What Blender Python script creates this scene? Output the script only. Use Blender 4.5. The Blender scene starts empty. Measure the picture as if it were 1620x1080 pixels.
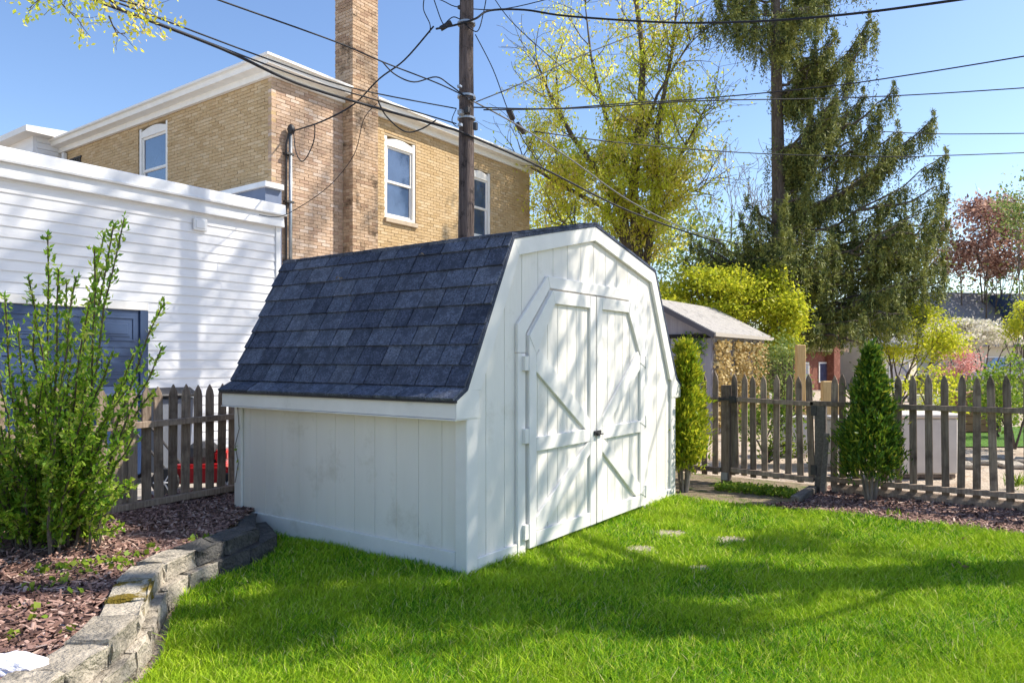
import bpy, bmesh, math, random
import numpy as np
from mathutils import Vector, Matrix

# ------------------------------------------------------------------ camera
F_PX, CY, TH, EYE = 1140.7, 569.9, math.radians(35.47), 1.35
CAM = np.array([-3.496, -2.841, EYE])
SC = bpy.context.scene
cd = bpy.data.cameras.new('camera'); cam = bpy.data.objects.new('camera', cd)
SC.collection.objects.link(cam)
cd.sensor_width = 36; cd.lens = F_PX / 1620 * 36; cd.shift_y = (CY - 540) / 1620
cd.clip_start = 0.05; cd.clip_end = 1000
cam.location = CAM; cam.rotation_euler = (math.radians(90), 0, TH - math.radians(90))
SC.camera = cam

# ------------------------------------------------------------------ sky, sun, exposure
SUN_AZ = Vector((0.69, -0.72, 0)).normalized(); SUN_EL = math.radians(47)
world = bpy.data.worlds.new('World'); SC.world = world; world.use_nodes = True
wn = world.node_tree.nodes; wl = world.node_tree.links
sky = wn.new('ShaderNodeTexSky'); sky.sky_type = 'NISHITA'; sky.sun_disc = False
sky.sun_elevation = SUN_EL; sky.sun_rotation = math.atan2(SUN_AZ.x, SUN_AZ.y)
sky.air_density = 1.0; sky.dust_density = 0.6; sky.ozone_density = 1.2
hs_ = wn.new('ShaderNodeHueSaturation'); hs_.inputs['Saturation'].default_value = 1.12; hs_.inputs['Hue'].default_value = .506
wl.new(sky.outputs[0], hs_.inputs['Color']); wl.new(hs_.outputs[0], wn['Background'].inputs[0]); wn['Background'].inputs[1].default_value = 0.15
sd = bpy.data.lights.new('sun', 'SUN'); sd.energy = 5.0; sd.angle = math.radians(0.6); sd.color = (1, .92, .79)
sun = bpy.data.objects.new('sun', sd); SC.collection.objects.link(sun)
sdir = SUN_AZ * math.cos(SUN_EL) + Vector((0, 0, math.sin(SUN_EL)))
sun.rotation_euler = sdir.to_track_quat('Z', 'Y').to_euler(); sun.location = (6, -6, 12)
SC.view_settings.view_transform = 'Standard'; SC.view_settings.look = 'None'
SC.view_settings.exposure = 0.64; SC.view_settings.gamma = 1
SC.render.engine = 'CYCLES'
SC.cycles.max_bounces = 6; SC.cycles.diffuse_bounces = 3; SC.cycles.transparent_max_bounces = 6
SC.cycles.use_adaptive_sampling = True; SC.cycles.adaptive_threshold = 0.02

# ------------------------------------------------------------------ pixel helpers (photo 1620x1080)
RU = np.array([math.sin(TH), math.cos(TH)]); RV = np.array([-math.cos(TH), math.sin(TH)])
def ray(px, py):
    r = (px - 810) / F_PX
    return np.array([r * RU[0] + RU[1], r * RV[0] + RV[1], (CY - py) / F_PX])
def G(px, py, z=0.0):
    d = ray(px, py); return CAM + d * ((z - EYE) / d[2])
def PX(px, py, X):
    d = ray(px, py); return CAM + d * ((X - CAM[0]) / d[0])
def PY(px, py, Y):
    d = ray(px, py); return CAM + d * ((Y - CAM[1]) / d[1])
def D(px, py, z): return CAM + ray(px, py) * z
def depth(p): return (p[0] - CAM[0]) * RU[1] + (p[1] - CAM[1]) * RV[1]

# ------------------------------------------------------------------ object helpers
COL = SC.collection
def setp(o, label=None, cat=None, group=None, kind=None):
    if label: o['label'] = label
    if cat: o['category'] = cat
    if group: o['group'] = group
    if kind: o['kind'] = kind
    return o
def thing(name, label, cat, loc=(0, 0, 0), group=None):
    o = bpy.data.objects.new(name, None); COL.objects.link(o); o.location = loc
    o.empty_display_size = 0.2
    return setp(o, label, cat, group)
def base_of(p):
    v = Vector((0, 0, 0))
    while p is not None:
        v += p.location if p.get('_w') is None else Vector((0, 0, 0)); p = p.parent
    return v
WLOC = {}
def link(name, mesh, parent=None, loc=(0, 0, 0), mtx=None):
    """link an object whose loc / mtx is given in world space"""
    o = bpy.data.objects.new(name, mesh); COL.objects.link(o)
    m = mtx if mtx is not None else Matrix.Translation(loc)
    if parent is not None:
        o.parent = parent
        pw = WLOC.get(parent.name) or Matrix.Translation(parent.location)
        o.matrix_basis = pw.inverted() @ m
    else:
        o.matrix_basis = m
    WLOC[o.name] = m.copy()
    return o
class MB:
    def __init__(s): s.v = []; s.f = []; s.m = []
    def add(s, vs, fs, mi=0):
        n = len(s.v); s.v += [tuple(map(float, p)) for p in vs]
        s.f += [tuple(i + n for i in f) for f in fs]; s.m += [mi] * len(fs); return s
    def box(s, lo, hi, mi=0):
        x0, y0, z0 = lo; x1, y1, z1 = hi
        return s.add([(x0,y0,z0),(x1,y0,z0),(x1,y1,z0),(x0,y1,z0),(x0,y0,z1),(x1,y0,z1),(x1,y1,z1),(x0,y1,z1)],
                     [(0,3,2,1),(4,5,6,7),(0,1,5,4),(1,2,6,5),(2,3,7,6),(3,0,4,7)], mi)
    def prism(s, poly, a, b, axis='y', mi=0):
        """poly in the 2 other axes (x,z for y; y,z for x; x,y for z)"""
        def P(p, t):
            return {'y': (p[0], t, p[1]), 'x': (t, p[0], p[1]), 'z': (p[0], p[1], t)}[axis]
        n = len(poly)
        return s.add([P(p, a) for p in poly] + [P(p, b) for p in poly],
                     [tuple(range(n)), tuple(range(2*n-1, n-1, -1))] + [((i+1) % n, i, n+i, n+(i+1) % n) for i in range(n)], mi)
    def tube(s, pts, rad, sides=6, mi=0, cap=True):
        pts = [Vector(p) for p in pts]; n = len(pts)
        if not hasattr(rad, '__len__'): rad = [rad] * n
        up = Vector((0.31, 0.17, 0.94)); vs = []
        for i, p in enumerate(pts):
            t = (pts[min(i+1, n-1)] - pts[max(i-1, 0)])
            if t.length < 1e-9: t = Vector((0, 0, 1))
            t.normalize(); a = t.cross(up)
            if a.length < .1: a = t.cross(Vector((1, 0, 0)))
            a.normalize(); b = t.cross(a)
            for k in range(sides):
                w = 2 * math.pi * k / sides
                vs.append(p + (a * math.cos(w) + b * math.sin(w)) * rad[i])
        fs = [(i*sides+k, i*sides+(k+1) % sides, (i+1)*sides+(k+1) % sides, (i+1)*sides+k) for i in range(n-1) for k in range(sides)]
        if cap: fs += [tuple(range(sides-1, -1, -1)), tuple((n-1)*sides+k for k in range(sides))]
        return s.add(vs, fs, mi)
    def lathe(s, prof, c=(0, 0, 0), sides=16, axis='z', mi=0):
        vs = []
        for r, h in prof:
            for k in range(sides):
                w = 2*math.pi*k/sides; a, b = r*math.cos(w), r*math.sin(w)
                q = {'z': (a, b, h), 'y': (a, h, b), 'x': (h, a, b)}[axis]
                vs.append((c[0]+q[0], c[1]+q[1], c[2]+q[2]))
        n = len(prof)
        fs = [(i*sides+k, i*sides+(k+1) % sides, (i+1)*sides+(k+1) % sides, (i+1)*sides+k) for i in range(n-1) for k in range(sides)]
        fs += [tuple(range(sides-1, -1, -1)), tuple((n-1)*sides+k for k in range(sides))]
        return s.add(vs, fs, mi)
    def mesh(s, name, mats, bevel=0, smooth=False, seg=1):
        me = bpy.data.meshes.new(name); me.from_pydata(s.v, [], s.f)
        for m in (mats if isinstance(mats, (list, tuple)) else [mats]): me.materials.append(m)
        if any(s.m): me.polygons.foreach_set('material_index', s.m)
        bm = bmesh.new(); bm.from_mesh(me)
        bmesh.ops.recalc_face_normals(bm, faces=bm.faces)
        if bevel: bmesh.ops.bevel(bm, geom=list(bm.edges), offset=bevel, segments=seg, affect='EDGES', clamp_overlap=True)
        bm.to_mesh(me); bm.free()
        if smooth: me.polygons.foreach_set('use_smooth', [True] * len(me.polygons))
        me.update(); return me
    def obj(s, name, mats, parent=None, bevel=0, smooth=False, seg=1):
        """geometry given in world space, origin moved to its bounding-box base"""
        a = np.array(s.v); c = (a.min(0) + a.max(0)) / 2; c[2] = a[:, 2].min()
        s.v = [tuple(p) for p in (a - c)]
        return link(name, s.mesh(name, mats, bevel, smooth, seg), parent, tuple(c))
_bc = {}
def box(name, mat, lo, hi, parent=None, bevel=0.003, rot=None):
    """box part; equal boxes share mesh data"""
    lo = np.minimum(lo, hi).astype(float); hi = np.maximum(lo, np.maximum(lo, hi)).astype(float)
    sz = hi - lo; key = (mat.name, tuple(np.round(sz, 4)), bevel)
    if key not in _bc:
        h = sz / 2
        _bc[key] = MB().box(-h, h).mesh(name, mat, min(bevel, min(sz) * .3))
    m = Matrix.Translation((lo + hi) / 2)
    if rot is not None: m = m @ rot
    return link(name, _bc[key], parent, mtx=m)
def bar(name, mat, a, b, w, t, normal, parent=None, bevel=0.003):
    """board from a to b, width w across, thickness t along normal"""
    a = Vector(a); b = Vector(b); x = (b - a); L = x.length; x.normalize()
    z = Vector(normal); z = (z - x * z.dot(x)).normalized(); y = z.cross(x)
    m = Matrix((( x.x, y.x, z.x, 0), (x.y, y.y, z.y, 0), (x.z, y.z, z.z, 0), (0, 0, 0, 1)))
    m = Matrix.Translation((a + b) / 2) @ m
    key = (mat.name, round(L, 4), w, t, bevel)
    if key not in _bc:
        _bc[key] = MB().box((-L/2, -w/2, -t/2), (L/2, w/2, t/2)).mesh(name, mat, min(bevel, t * .3))
    return link(name, _bc[key], parent, mtx=m)
def bigmesh(name, verts, quads, mat, smooth=False):
    """numpy verts (N,3), quads (M,4)"""
    me = bpy.data.meshes.new(name); n, m = len(verts), len(quads); k = quads.shape[1]
    me.vertices.add(n); me.vertices.foreach_set('co', np.asarray(verts, np.float32).ravel())
    me.loops.add(m * k); me.loops.foreach_set('vertex_index', np.asarray(quads, np.int32).ravel())
    me.polygons.add(m); me.polygons.foreach_set('loop_start', np.arange(0, m * k, k, dtype=np.int32))
    me.polygons.foreach_set('loop_total', np.full(m, k, np.int32))
    me.materials.append(mat); me.update(calc_edges=True)
    if smooth: me.polygons.foreach_set('use_smooth', np.ones(m, bool))
    return me
def unit(a): return a / np.maximum(np.linalg.norm(a, axis=-1, keepdims=True), 1e-9)
def leaves(P, dirs, ln, wd, rng, fold=.25):
    """rhombic folded leaves: base P, pointing along dirs, length ln, width wd"""
    n = len(P); P = np.asarray(P, float); d = unit(np.asarray(dirs, float))
    ln = np.broadcast_to(ln, n)[:, None]; wd = np.broadcast_to(wd, n)[:, None]
    s = unit(np.cross(d, rng.normal(size=(n, 3)) + np.array([0, 0, .8]))); nn = np.cross(s, d)
    mid = P + d * ln * .45 - nn * wd * fold
    v = np.stack([P, mid + s * wd * .5 + nn * wd * fold, P + d * ln, mid - s * wd * .5 + nn * wd * fold], 1).reshape(-1, 3)
    q = np.arange(4 * n).reshape(n, 4)
    return v, q

# ------------------------------------------------------------------ materials
def nt(name):
    m = bpy.data.materials.new(name); m.use_nodes = True
    n = m.node_tree.nodes; l = m.node_tree.links; b = n['Principled BSDF']
    return m, n, l, b
def ramp(n, stops):
    r = n.new('ShaderNodeValToRGB'); e = r.color_ramp.elements
    while len(e) < len(stops): e.new(.5)
    for i, (p, c) in enumerate(stops): e[i].position = p; e[i].color = (*c, 1)
    return r
def M(name, c1, c2=None, scale=6, rough=.7, bump=0, bscale=60, stretch=(1, 1, 1), rand=0, spec=.3, c3=None, s3=1.3, t3=(.52, .62),
      metal=0, detail=6, contrast=(.35, .65), bdist=.01, coat=0, bstretch=None):
    m, n, l, b = nt(name)
    g = n.new('ShaderNodeNewGeometry'); mp = n.new('ShaderNodeMapping'); mp.inputs['Scale'].default_value = stretch
    l.new(g.outputs['Position'], mp.inputs[0])
    nz = n.new('ShaderNodeTexNoise'); nz.inputs['Scale'].default_value = scale; nz.inputs['Detail'].default_value = detail
    nz.inputs['Roughness'].default_value = .62
    l.new(mp.outputs[0], nz.inputs[0])
    r = ramp(n, [(contrast[0], c1), (contrast[1], c2 or c1)]); l.new(nz.outputs[0], r.inputs[0]); out = r.outputs[0]
    if c3:
        n3 = n.new('ShaderNodeTexNoise'); n3.inputs['Scale'].default_value = s3; n3.inputs['Detail'].default_value = 7
        n3.inputs['Roughness'].default_value = .7
        l.new(g.outputs['Position'], n3.inputs[0])
        r3 = ramp(n, [(t3[0], (0, 0, 0)), (t3[1], (1, 1, 1))]); l.new(n3.outputs[0], r3.inputs[0])
        mx = n.new('ShaderNodeMix'); mx.data_type = 'RGBA'; l.new(r3.outputs[0], mx.inputs[0]); l.new(out, mx.inputs[6])
        mx.inputs[7].default_value = (*c3, 1); out = mx.outputs[2]
    if rand:
        oi = n.new('ShaderNodeObjectInfo'); hs = n.new('ShaderNodeHueSaturation'); mr = n.new('ShaderNodeMapRange')
        mr.inputs[3].default_value = 1 - rand; mr.inputs[4].default_value = 1 + rand
        l.new(oi.outputs['Random'], mr.inputs[0]); l.new(mr.outputs[0], hs.inputs['Value']); l.new(out, hs.inputs['Color']); out = hs.outputs[0]
    l.new(out, b.inputs['Base Color'])
    b.inputs['Roughness'].default_value = rough; b.inputs['Specular IOR Level'].default_value = spec; b.inputs['Metallic'].default_value = metal
    if coat: b.inputs['Coat Weight'].default_value = coat
    if bump:
        bn = n.new('ShaderNodeTexNoise'); bn.inputs['Scale'].default_value = bscale; bn.inputs['Detail'].default_value = 5
        m2 = n.new('ShaderNodeMapping'); m2.inputs['Scale'].default_value = bstretch or stretch
        l.new(g.outputs['Position'], m2.inputs[0]); l.new(m2.outputs[0], bn.inputs[0])
        bp = n.new('ShaderNodeBump'); bp.inputs['Strength'].default_value = bump; bp.inputs['Distance'].default_value = bdist
        l.new(bn.outputs[0], bp.inputs['Height']); l.new(bp.outputs[0], b.inputs['Normal'])
    return m
def LM(name, stops, transl=.35, rough=.55, patch=None, spec=.3):
    """leaf-like material: one colour per loose piece, some light passing through"""
    m, n, l, b = nt(name)
    g = n.new('ShaderNodeNewGeometry'); r = ramp(n, stops); l.new(g.outputs['Random Per Island'], r.inputs[0]); out = r.outputs[0]
    if patch:
        nz = n.new('ShaderNodeTexNoise'); nz.inputs['Scale'].default_value = patch[1]; nz.inputs['Detail'].default_value = 4
        l.new(g.outputs['Position'], nz.inputs[0])
        r2 = ramp(n, [(.42, (0, 0, 0)), (.62, (1, 1, 1))]); l.new(nz.outputs[0], r2.inputs[0])
        mx = n.new('ShaderNodeMix'); mx.data_type = 'RGBA'; mx.inputs[7].default_value = (*patch[0], 1)
        ml = n.new('ShaderNodeMath'); ml.operation = 'MULTIPLY'; ml.inputs[1].default_value = patch[2]
        l.new(r2.outputs[0], ml.inputs[0]); l.new(ml.outputs[0], mx.inputs[0]); l.new(out, mx.inputs[6]); out = mx.outputs[2]
    l.new(out, b.inputs['Base Color']); b.inputs['Roughness'].default_value = rough; b.inputs['Specular IOR Level'].default_value = spec
    if transl:
        t = n.new('ShaderNodeBsdfTranslucent'); l.new(out, t.inputs[0]); ms = n.new('ShaderNodeMixShader')
        ms.inputs[0].default_value = transl; l.new(b.outputs[0], ms.inputs[1]); l.new(t.outputs[0], ms.inputs[2])
        l.new(ms.outputs[0], n['Material Output'].inputs[0])
    return m

WHITE = M('white_painted_wood', (.83, .80, .735), (.77, .74, .675), 3, .55, .35, 34, (1, 1, .16), c3=(.58, .54, .45), s3=2.6, t3=(.56, .80), bdist=.006)
WHITE2 = M('white_trim_paint', (.83, .81, .765), (.77, .75, .705), 5, .5, .2, 60, c3=(.60, .58, .52), s3=3, t3=(.62, .8), bdist=.004)
SHINGLES = [M('shingle_%d' % i, tuple(x * .55 for x in c), tuple(x * 1.7 for x in c), 75, .92, 1, 120, spec=.12, c3=tuple(x * .72 for x in c), s3=13, t3=(.47, .60), bdist=.008, rand=.15)
            for i, c in enumerate([(.078, .092, .130), (.094, .110, .150), (.116, .132, .172), (.062, .074, .108)])]
ROOFTOP = SHINGLES[3]
SIDING = M('white_vinyl_siding', (.80, .80, .81), (.73, .73, .74), 2, .42, .12, 8, (.6, .6, 5), c3=(.66, .66, .65), s3=1.4, t3=(.56, .8), bdist=.006)
FLASH = M('white_metal_flashing', (.78, .79, .80), (.66, .67, .68), 2.5, .42, .2, 9, spec=.5, c3=(.5, .5, .5), s3=4, t3=(.62, .78), bdist=.01)
NAVY = M('navy_door_paint', (.028, .055, .125), (.038, .07, .15), 3, .38, .1, 30, spec=.5, bdist=.003)
BRICK_T = [(.58, .42, .235), (.56, .40, .215), (.61, .45, .26), (.51, .355, .185), (.64, .485, .295), (.57, .41, .23),
           (.58, .42, .30), (.55, .39, .275), (.62, .47, .36), (.47, .32, .23), (.65, .52, .42), (.53, .375, .265)]
BRICKS = [M('tan_brick_%d' % i, c, tuple(x * .8 for x in c), 30, .9, .5, 90, c3=tuple(x * .62 for x in c), s3=1.1 if i < 6 else 1.7, t3=(.56, .76) if i < 6 else (.52, .68), bdist=.004)
          for i, c in enumerate(BRICK_T)]
CHBR_T = [(.54, .38, .25), (.57, .41, .275), (.50, .345, .22), (.45, .30, .19), (.40, .26, .17), (.58, .43, .305)]
CHBRICKS = [M('chimney_brick_%d' % i, c, tuple(x * .75 for x in c), 30, .9, .5, 90, c3=tuple(x * .28 for x in c), s3=2.3, t3=(.53, .64), bdist=.004)
            for i, c in enumerate(CHBR_T)]
MORTAR = M('tan_mortar', (.52, .41, .265), (.43, .335, .21), 12, .95, .4, 120, bdist=.004)
STONE = M('grey_block_stone', (.50, .44, .355), (.27, .24, .195), 9, .92, 1, 55, rand=.22, c3=(.09, .085, .075), s3=6, t3=(.53, .67), bdist=.022)
MOSS = M('mossy_block_stone', (.55, .49, .39), (.33, .30, .24), 9, .95, 1, 55, c3=(.16, .115, .012), s3=5, t3=(.47, .54), bdist=.022)
DARKSTONE = M('dark_block_stone', (.11, .105, .10), (.05, .05, .05), 9, .85, 1, 55, c3=(.18, .17, .15), s3=9, t3=(.55, .7), bdist=.022)  # darker stone tone for the blocks nearest the shed
OLDWOOD = M('weathered_brown_wood', (.19, .138, .102), (.35, .275, .21), 7, .85, .8, 40, (7, 7, .7), rand=.3, c3=(.085, .06, .046), s3=3, t3=(.5, .68), bdist=.006)
GREYWOOD = M('weathered_grey_wood', (.19, .17, .15), (.11, .095, .085), 7, .85, .8, 40, (1, 7, 7), rand=.15, c3=(.30, .27, .23), s3=8, t3=(.58, .66), bdist=.006)
POLEWOOD = M('pole_wood', (.065, .05, .046), (.17, .135, .125), 6, .9, 1, 18, (3.5, 3.5, .22), c3=(.03, .024, .024), s3=5, t3=(.55, .66), bdist=.05)
NEWWOOD = M('new_pine_wood', (.62, .43, .20), (.50, .32, .13), 6, .7, .3, 40, (6, 6, .8), bdist=.004)
SOIL = M('dark_mulch_soil', (.055, .034, .027), (.13, .082, .068), 30, .95, 1, 80, bdist=.03)
LAWNSOIL = M('lawn_soil', (.022, .05, .010), (.05, .10, .016), 25, .95, 1, 90, bdist=.02)
ALLEY = M('pale_concrete_alley', (.46, .42, .36), (.34, .31, .27), 2.5, .9, .6, 60, c3=(.24, .21, .18), s3=.8, t3=(.55, .7), bdist=.01)
GRAVEL = M('tan_gravel', (.64, .54, .43), (.36, .29, .22), 28, .95, 1, 45, bdist=.03, c3=(.36, .26, .18), s3=2)
PATH = M('trodden_earth', (.30, .235, .165), (.17, .14, .085), 14, .95, 1, 70, bdist=.025, c3=(.11, .15, .03), s3=5)
FARGRASS = M('far_grass', (.12, .26, .03), (.08, .18, .02), 6, .9, 1, 50, bdist=.05)
GLASS = M('window_glass', (.03, .055, .12), (.05, .09, .18), 1.5, .06, spec=1.0, coat=1.0)  # blue base colour stands in for reflected sky
CURTAIN = M('window_blind', (.55, .6, .68), (.45, .5, .58), 3, .8)
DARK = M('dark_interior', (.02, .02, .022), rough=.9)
BLACKP = M('black_plastic', (.022, .023, .026), (.03, .03, .034), 20, .5, spec=.4)
GREYBIN = M('grey_bin_plastic', (.22, .24, .28), (.17, .19, .22), 4, .5)
PALEBIN = M('pale_box_plastic', (.64, .60, .55), (.56, .52, .48), 4, .55)
RED = M('red_paint', (.55, .018, .02), (.42, .012, .015), 6, .3, spec=.5, coat=.4)
STEEL = M('galvanised_steel', (.42, .45, .48), (.3, .33, .36), 12, .4, metal=.7)
IRON = M('dark_iron', (.05, .05, .055), (.09, .085, .08), 20, .6, metal=.6)
WIRE = M('black_wire', (.012, .014, .02), rough=.6)
WIREG = M('grey_wire', (.16, .17, .19), rough=.5)
GREYPAINT = M('grey_shed_boards', (.33, .32, .36), (.26, .25, .29), 4, .7, .4, 20, (4, 4, .5), bdist=.006)
GREYROOF = M('grey_roof_shingle', (.40, .38, .36), (.29, .275, .26), 16, .9, .8, 70, c3=(.22, .21, .20), s3=6, bdist=.01)
FARROOF = M('slate_roof', (.26, .26, .28), (.20, .20, .215), 8, .9, .6, 20, bdist=.02)
CREAM = M('cream_siding', (.70, .63, .49), (.64, .57, .43), 3, .7)
FARBRICK = M('red_brown_brick', (.22, .085, .055), (.15, .055, .04), 22, .9, .5, 40, c3=(.28, .13, .09), s3=6, bdist=.01)
BARK = M('brown_bark', (.085, .066, .052), (.17, .14, .115), 9, .95, 1, 25, (2, 2, .5), bdist=.03)
PALEBARK = M('grey_bark', (.17, .15, .13), (.26, .235, .20), 9, .95, 1, 25, (2, 2, .5), bdist=.02)
BAG = M('white_bag_plastic', (.82, .80, .85), (.72, .70, .76), 14, .35, .6, 26, bdist=.02)

GRASSM = LM('grass_blades', [(0, (.035, .14, .010)), (.30, (.12, .33, .012)), (.62, (.32, .55, .014)), (.88, (.54, .68, .035)), (.95, (.62, .60, .16)), (1, (.70, .60, .34))], .28, .65, ((.48, .62, .03), 1.3, .5), .18)
MAPLE = LM('maple_leaf', [(0, (.58, .62, .05)), (.4, (.80, .76, .08)), (.75, (.84, .74, .18)), (1, (.74, .56, .30))], .66, .5, ((.56, .70, .05), .7, .6))
SHRUBL = LM('privet_leaf', [(0, (.11, .25, .02)), (.45, (.26, .44, .025)), (.8, (.46, .58, .06)), (1, (.62, .66, .16))], .45, .5, ((.10, .26, .04), 5, .5))
THUJA = LM('arborvitae_leaf', [(0, (.14, .24, .016)), (.5, (.40, .46, .025)), (1, (.62, .58, .04))], .4)
THUJAD = LM('arborvitae_dark', [(0, (.03, .08, .012)), (.5, (.09, .19, .018)), (.85, (.22, .31, .025)), (1, (.42, .40, .04))], .35)
SPRUCE = LM('spruce_needles', [(0, (.022, .042, .016)), (.5, (.07, .105, .03)), (.85, (.15, .19, .05)), (1, (.30, .31, .10))], .15, .6, ((.42, .43, .10), 4.5, .7))
LIME = LM('lime_leaf', [(0, (.32, .40, .025)), (.5, (.54, .58, .035)), (1, (.68, .64, .06))], .5)
YARDL = LM('yard_tree_leaf', [(0, (.16, .24, .02)), (.5, (.28, .36, .03)), (1, (.42, .44, .06))], .12)
GREENL = LM('fresh_green_leaf', [(0, (.10, .20, .02)), (.5, (.20, .32, .025)), (1, (.36, .42, .05))], .4)
FARGREEN = LM('far_green_leaf', [(0, (.10, .17, .035)), (.5, (.22, .30, .07)), (1, (.40, .44, .15))], .4)
PLUM = LM('plum_leaf', [(0, (.16, .075, .06)), (.5, (.38, .21, .16)), (1, (.62, .44, .35))], .45)
DOGWOOD = LM('white_blossom', [(0, (.62, .58, .46)), (.7, (.85, .80, .72)), (1, (.6, .62, .35))], .35)
PINK = LM('pink_blossom', [(0, (.62, .25, .22)), (.6, (.75, .40, .36)), (1, (.85, .6, .55))], .35)
DRYVINE = LM('dry_vine_leaf', [(0, (.34, .22, .08)), (.5, (.58, .44, .18)), (1, (.70, .60, .36))], .3)
CHIPS = LM('wood_chips', [(0, (.06, .032, .026)), (.5, (.22, .125, .10)), (.85, (.38, .24, .195)), (1, (.56, .42, .35))], 0, .85)
DRYL = LM('dry_leaf', [(0, (.20, .13, .06)), (1, (.38, .28, .16))], .2)

# ================================================================== GROUND
rng = np.random.default_rng(7); random.seed(7)
def sheet(name, poly, z, mat, kind='structure', parent=None):
    mb = MB(); mb.add([(p[0], p[1], p[2] if len(p) > 2 else z) for p in poly], [tuple(range(len(poly)))])
    o = mb.obj(name, mat, parent)
    if kind: setp(o, kind=kind)
    return o
setp(sheet('ground', [(-250, -250), (250, -250), (250, 250), (-250, 250)], -.03, GRAVEL), 'tan gravelly ground reaching out to the horizon')
setp(sheet('alley', [(-30, 3.25), (4.7, 3.25), (9, 4.8), (40, 4.8), (40, 8.4), (-30, 8.4)], -.018, ALLEY), 'pale concrete alley behind the picket fence')
setp(sheet('far_lawn', [tuple(G(1480, 705)[:2]), tuple(G(1900, 705)[:2]), tuple(G(1900, 668)[:2]), tuple(G(1480, 676)[:2])], -.01, FARGRASS), 'strip of bright lawn beyond the gravel yard')

# retaining wall line (outer top edge), from the shed towards the camera
WALLPX = [(413, 831), (358, 853), (311, 868), (263, 890), (243, 914), (230, 945), (221, 972), (177, 1014), (106, 1060), (40, 1112), (-60, 1190)]
WT = .215
wall_line = [G(x, y, WT)[:2] for x, y in WALLPX]
BEDEDGE = [(3.25, -.02), (3.22, -.30), (3.20, -.79), (3.28, -1.37), (3.25, -2.0), (3.26, -2.85), (3.4, -4.5), (3.2, -7)]
lawn_poly = [(-.02, 2.1)] + [tuple(p + np.array([.09, -.03])) for p in wall_line] + [(-3.4, -1.6), (-4.6, -3.4), (-5.5, -7)] + BEDEDGE[::-1] + [(3.22, .05), (0, .05)]
lawn_poly = [(float(a), float(b)) for a, b in lawn_poly]
setp(sheet('lawn', lawn_poly, 0.0, LAWNSOIL), 'lawn soil under the bright green grass')
def inpoly(P, poly):
    x, y = P[:, 0], P[:, 1]; r = np.zeros(len(P), bool); j = len(poly) - 1
    for i in range(len(poly)):
        xi, yi = poly[i]; xj, yj = poly[j]
        c = ((yi > y) != (yj > y)) & (x < (xj - xi) * (y - yi) / (yj - yi + 1e-12) + xi); r ^= c; j = i
    return r
# right bed and worn path at the gate
setp(sheet('mulch_bed', [p for p in BEDEDGE[2:]] + [(4.75, -7), (4.75, -1.15), (3.6, -1.12)], .004, SOIL), 'mulched bed along the right picket fence')
setp(sheet('path', [BEDEDGE[0], BEDEDGE[1], BEDEDGE[2], (3.6, -1.12), (4.75, -1.15), (4.75, .6), (3.25, .6)], .008, PATH), 'trodden earth path in front of the gate')
# left bed: surface between the wall and the fence
inner = [p + np.array([-.16, .10]) for p in wall_line]
def bedz(x, y): return .165 - .03 * max(0, min(1, (y - 1.2) / 1.8))
mb = MB(); rows = []
for p in inner:
    q = [p, p * .5 + np.array([p[0] - .9, 3.5]) * .5, np.array([p[0] - .9, 3.5])]
    rows.append([(a[0], a[1], bedz(a[0], a[1])) for a in q])
rows[0] = [(-.03, 2.16, .15), (-.03, 2.6, .14), (-.03, 3.5, .13)]
rows.insert(0, [(1.2, 2.42, .13), (1.2, 2.9, .13), (1.2, 3.5, .13)])
vs = [p for r in rows for p in r]; nr = len(rows)
mb.add(vs, [(i*3+k, i*3+k+1, (i+1)*3+k+1, (i+1)*3+k) for i in range(nr-1) for k in range(2)])
n0 = len(mb.v)
setp(mb.obj('raised_bed', SOIL), 'raised mulch bed behind the stone edging', kind='structure')
bed_poly = [(float(r[0][0]), float(r[0][1])) for r in rows] + [(float(rows[-1][2][0]), 3.5), (1.2, 3.5)]

# ---- grass blades
def grass(n, poly, near, far, seed):
    r = np.random.default_rng(seed); out = []
    tot = 0
    while tot < n:
        # sample in depth / lateral so that screen density is even-ish
        z = near * (far / near) ** r.random(400000) ; lat = r.random(400000) * 2.05 - .80
        keep = r.random(400000) < 1.0
        P = np.stack([CAM[0] + z * (lat * RU[0] + RU[1]), CAM[1] + z * (lat * RV[0] + RV[1])], 1)[keep]
        P = P[inpoly(P, poly)]; out.append(P); tot += len(P)
    return np.concatenate(out)[:n]
STEPS = [(1062, 846, .21, .13), (1158, 856, .18, .11), (1013, 871, .15, .08), (1110, 901, .09, .10)]
STEPXY = [G(a, b)[:2] for a, b, _, _ in STEPS]
P = grass(350000, lawn_poly, 2.55, 8.2, 3)
far_m = rng.random((26000, 2)) * np.array([9, 8]) + np.array([-5.5, -7])
far_m = far_m[inpoly(far_m, lawn_poly)]; P = np.concatenate([P, far_m])
for (a, b, rx, ry), c in zip(STEPS, STEPXY):
    d = P - c; q = np.stack([d @ RU[::1], d @ np.array([RU[1], RV[1]])], 1)
    lat = d @ np.array([RU[0], RV[0]]); dep = d @ np.array([RU[1], RV[1]])
    P = P[(lat / rx) ** 2 + (dep / (rx * .9)) ** 2 > .18 + .5 * rng.random(len(P))]
n = len(P); dz = depth(P.T); big = np.clip(dz / 4, .8, 1.9)
tuft = np.sin(P[:, 0] * 5.1 + 2 * np.sin(P[:, 1] * 3.3)) * np.sin(P[:, 1] * 4.7 + 1.7 * np.sin(P[:, 0] * 2.9))
h = np.clip(.026 + .034 * rng.random(n) ** 1.3 + .014 * tuft, .014, .1) * (1 + .35 * (rng.random(n) < .08)); w = .0025 * big * (.8 + .5 * rng.random(n))
ang = rng.random(n) * 2 * np.pi; s = np.stack([np.cos(ang), np.sin(ang), 0 * ang], 1)
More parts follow.
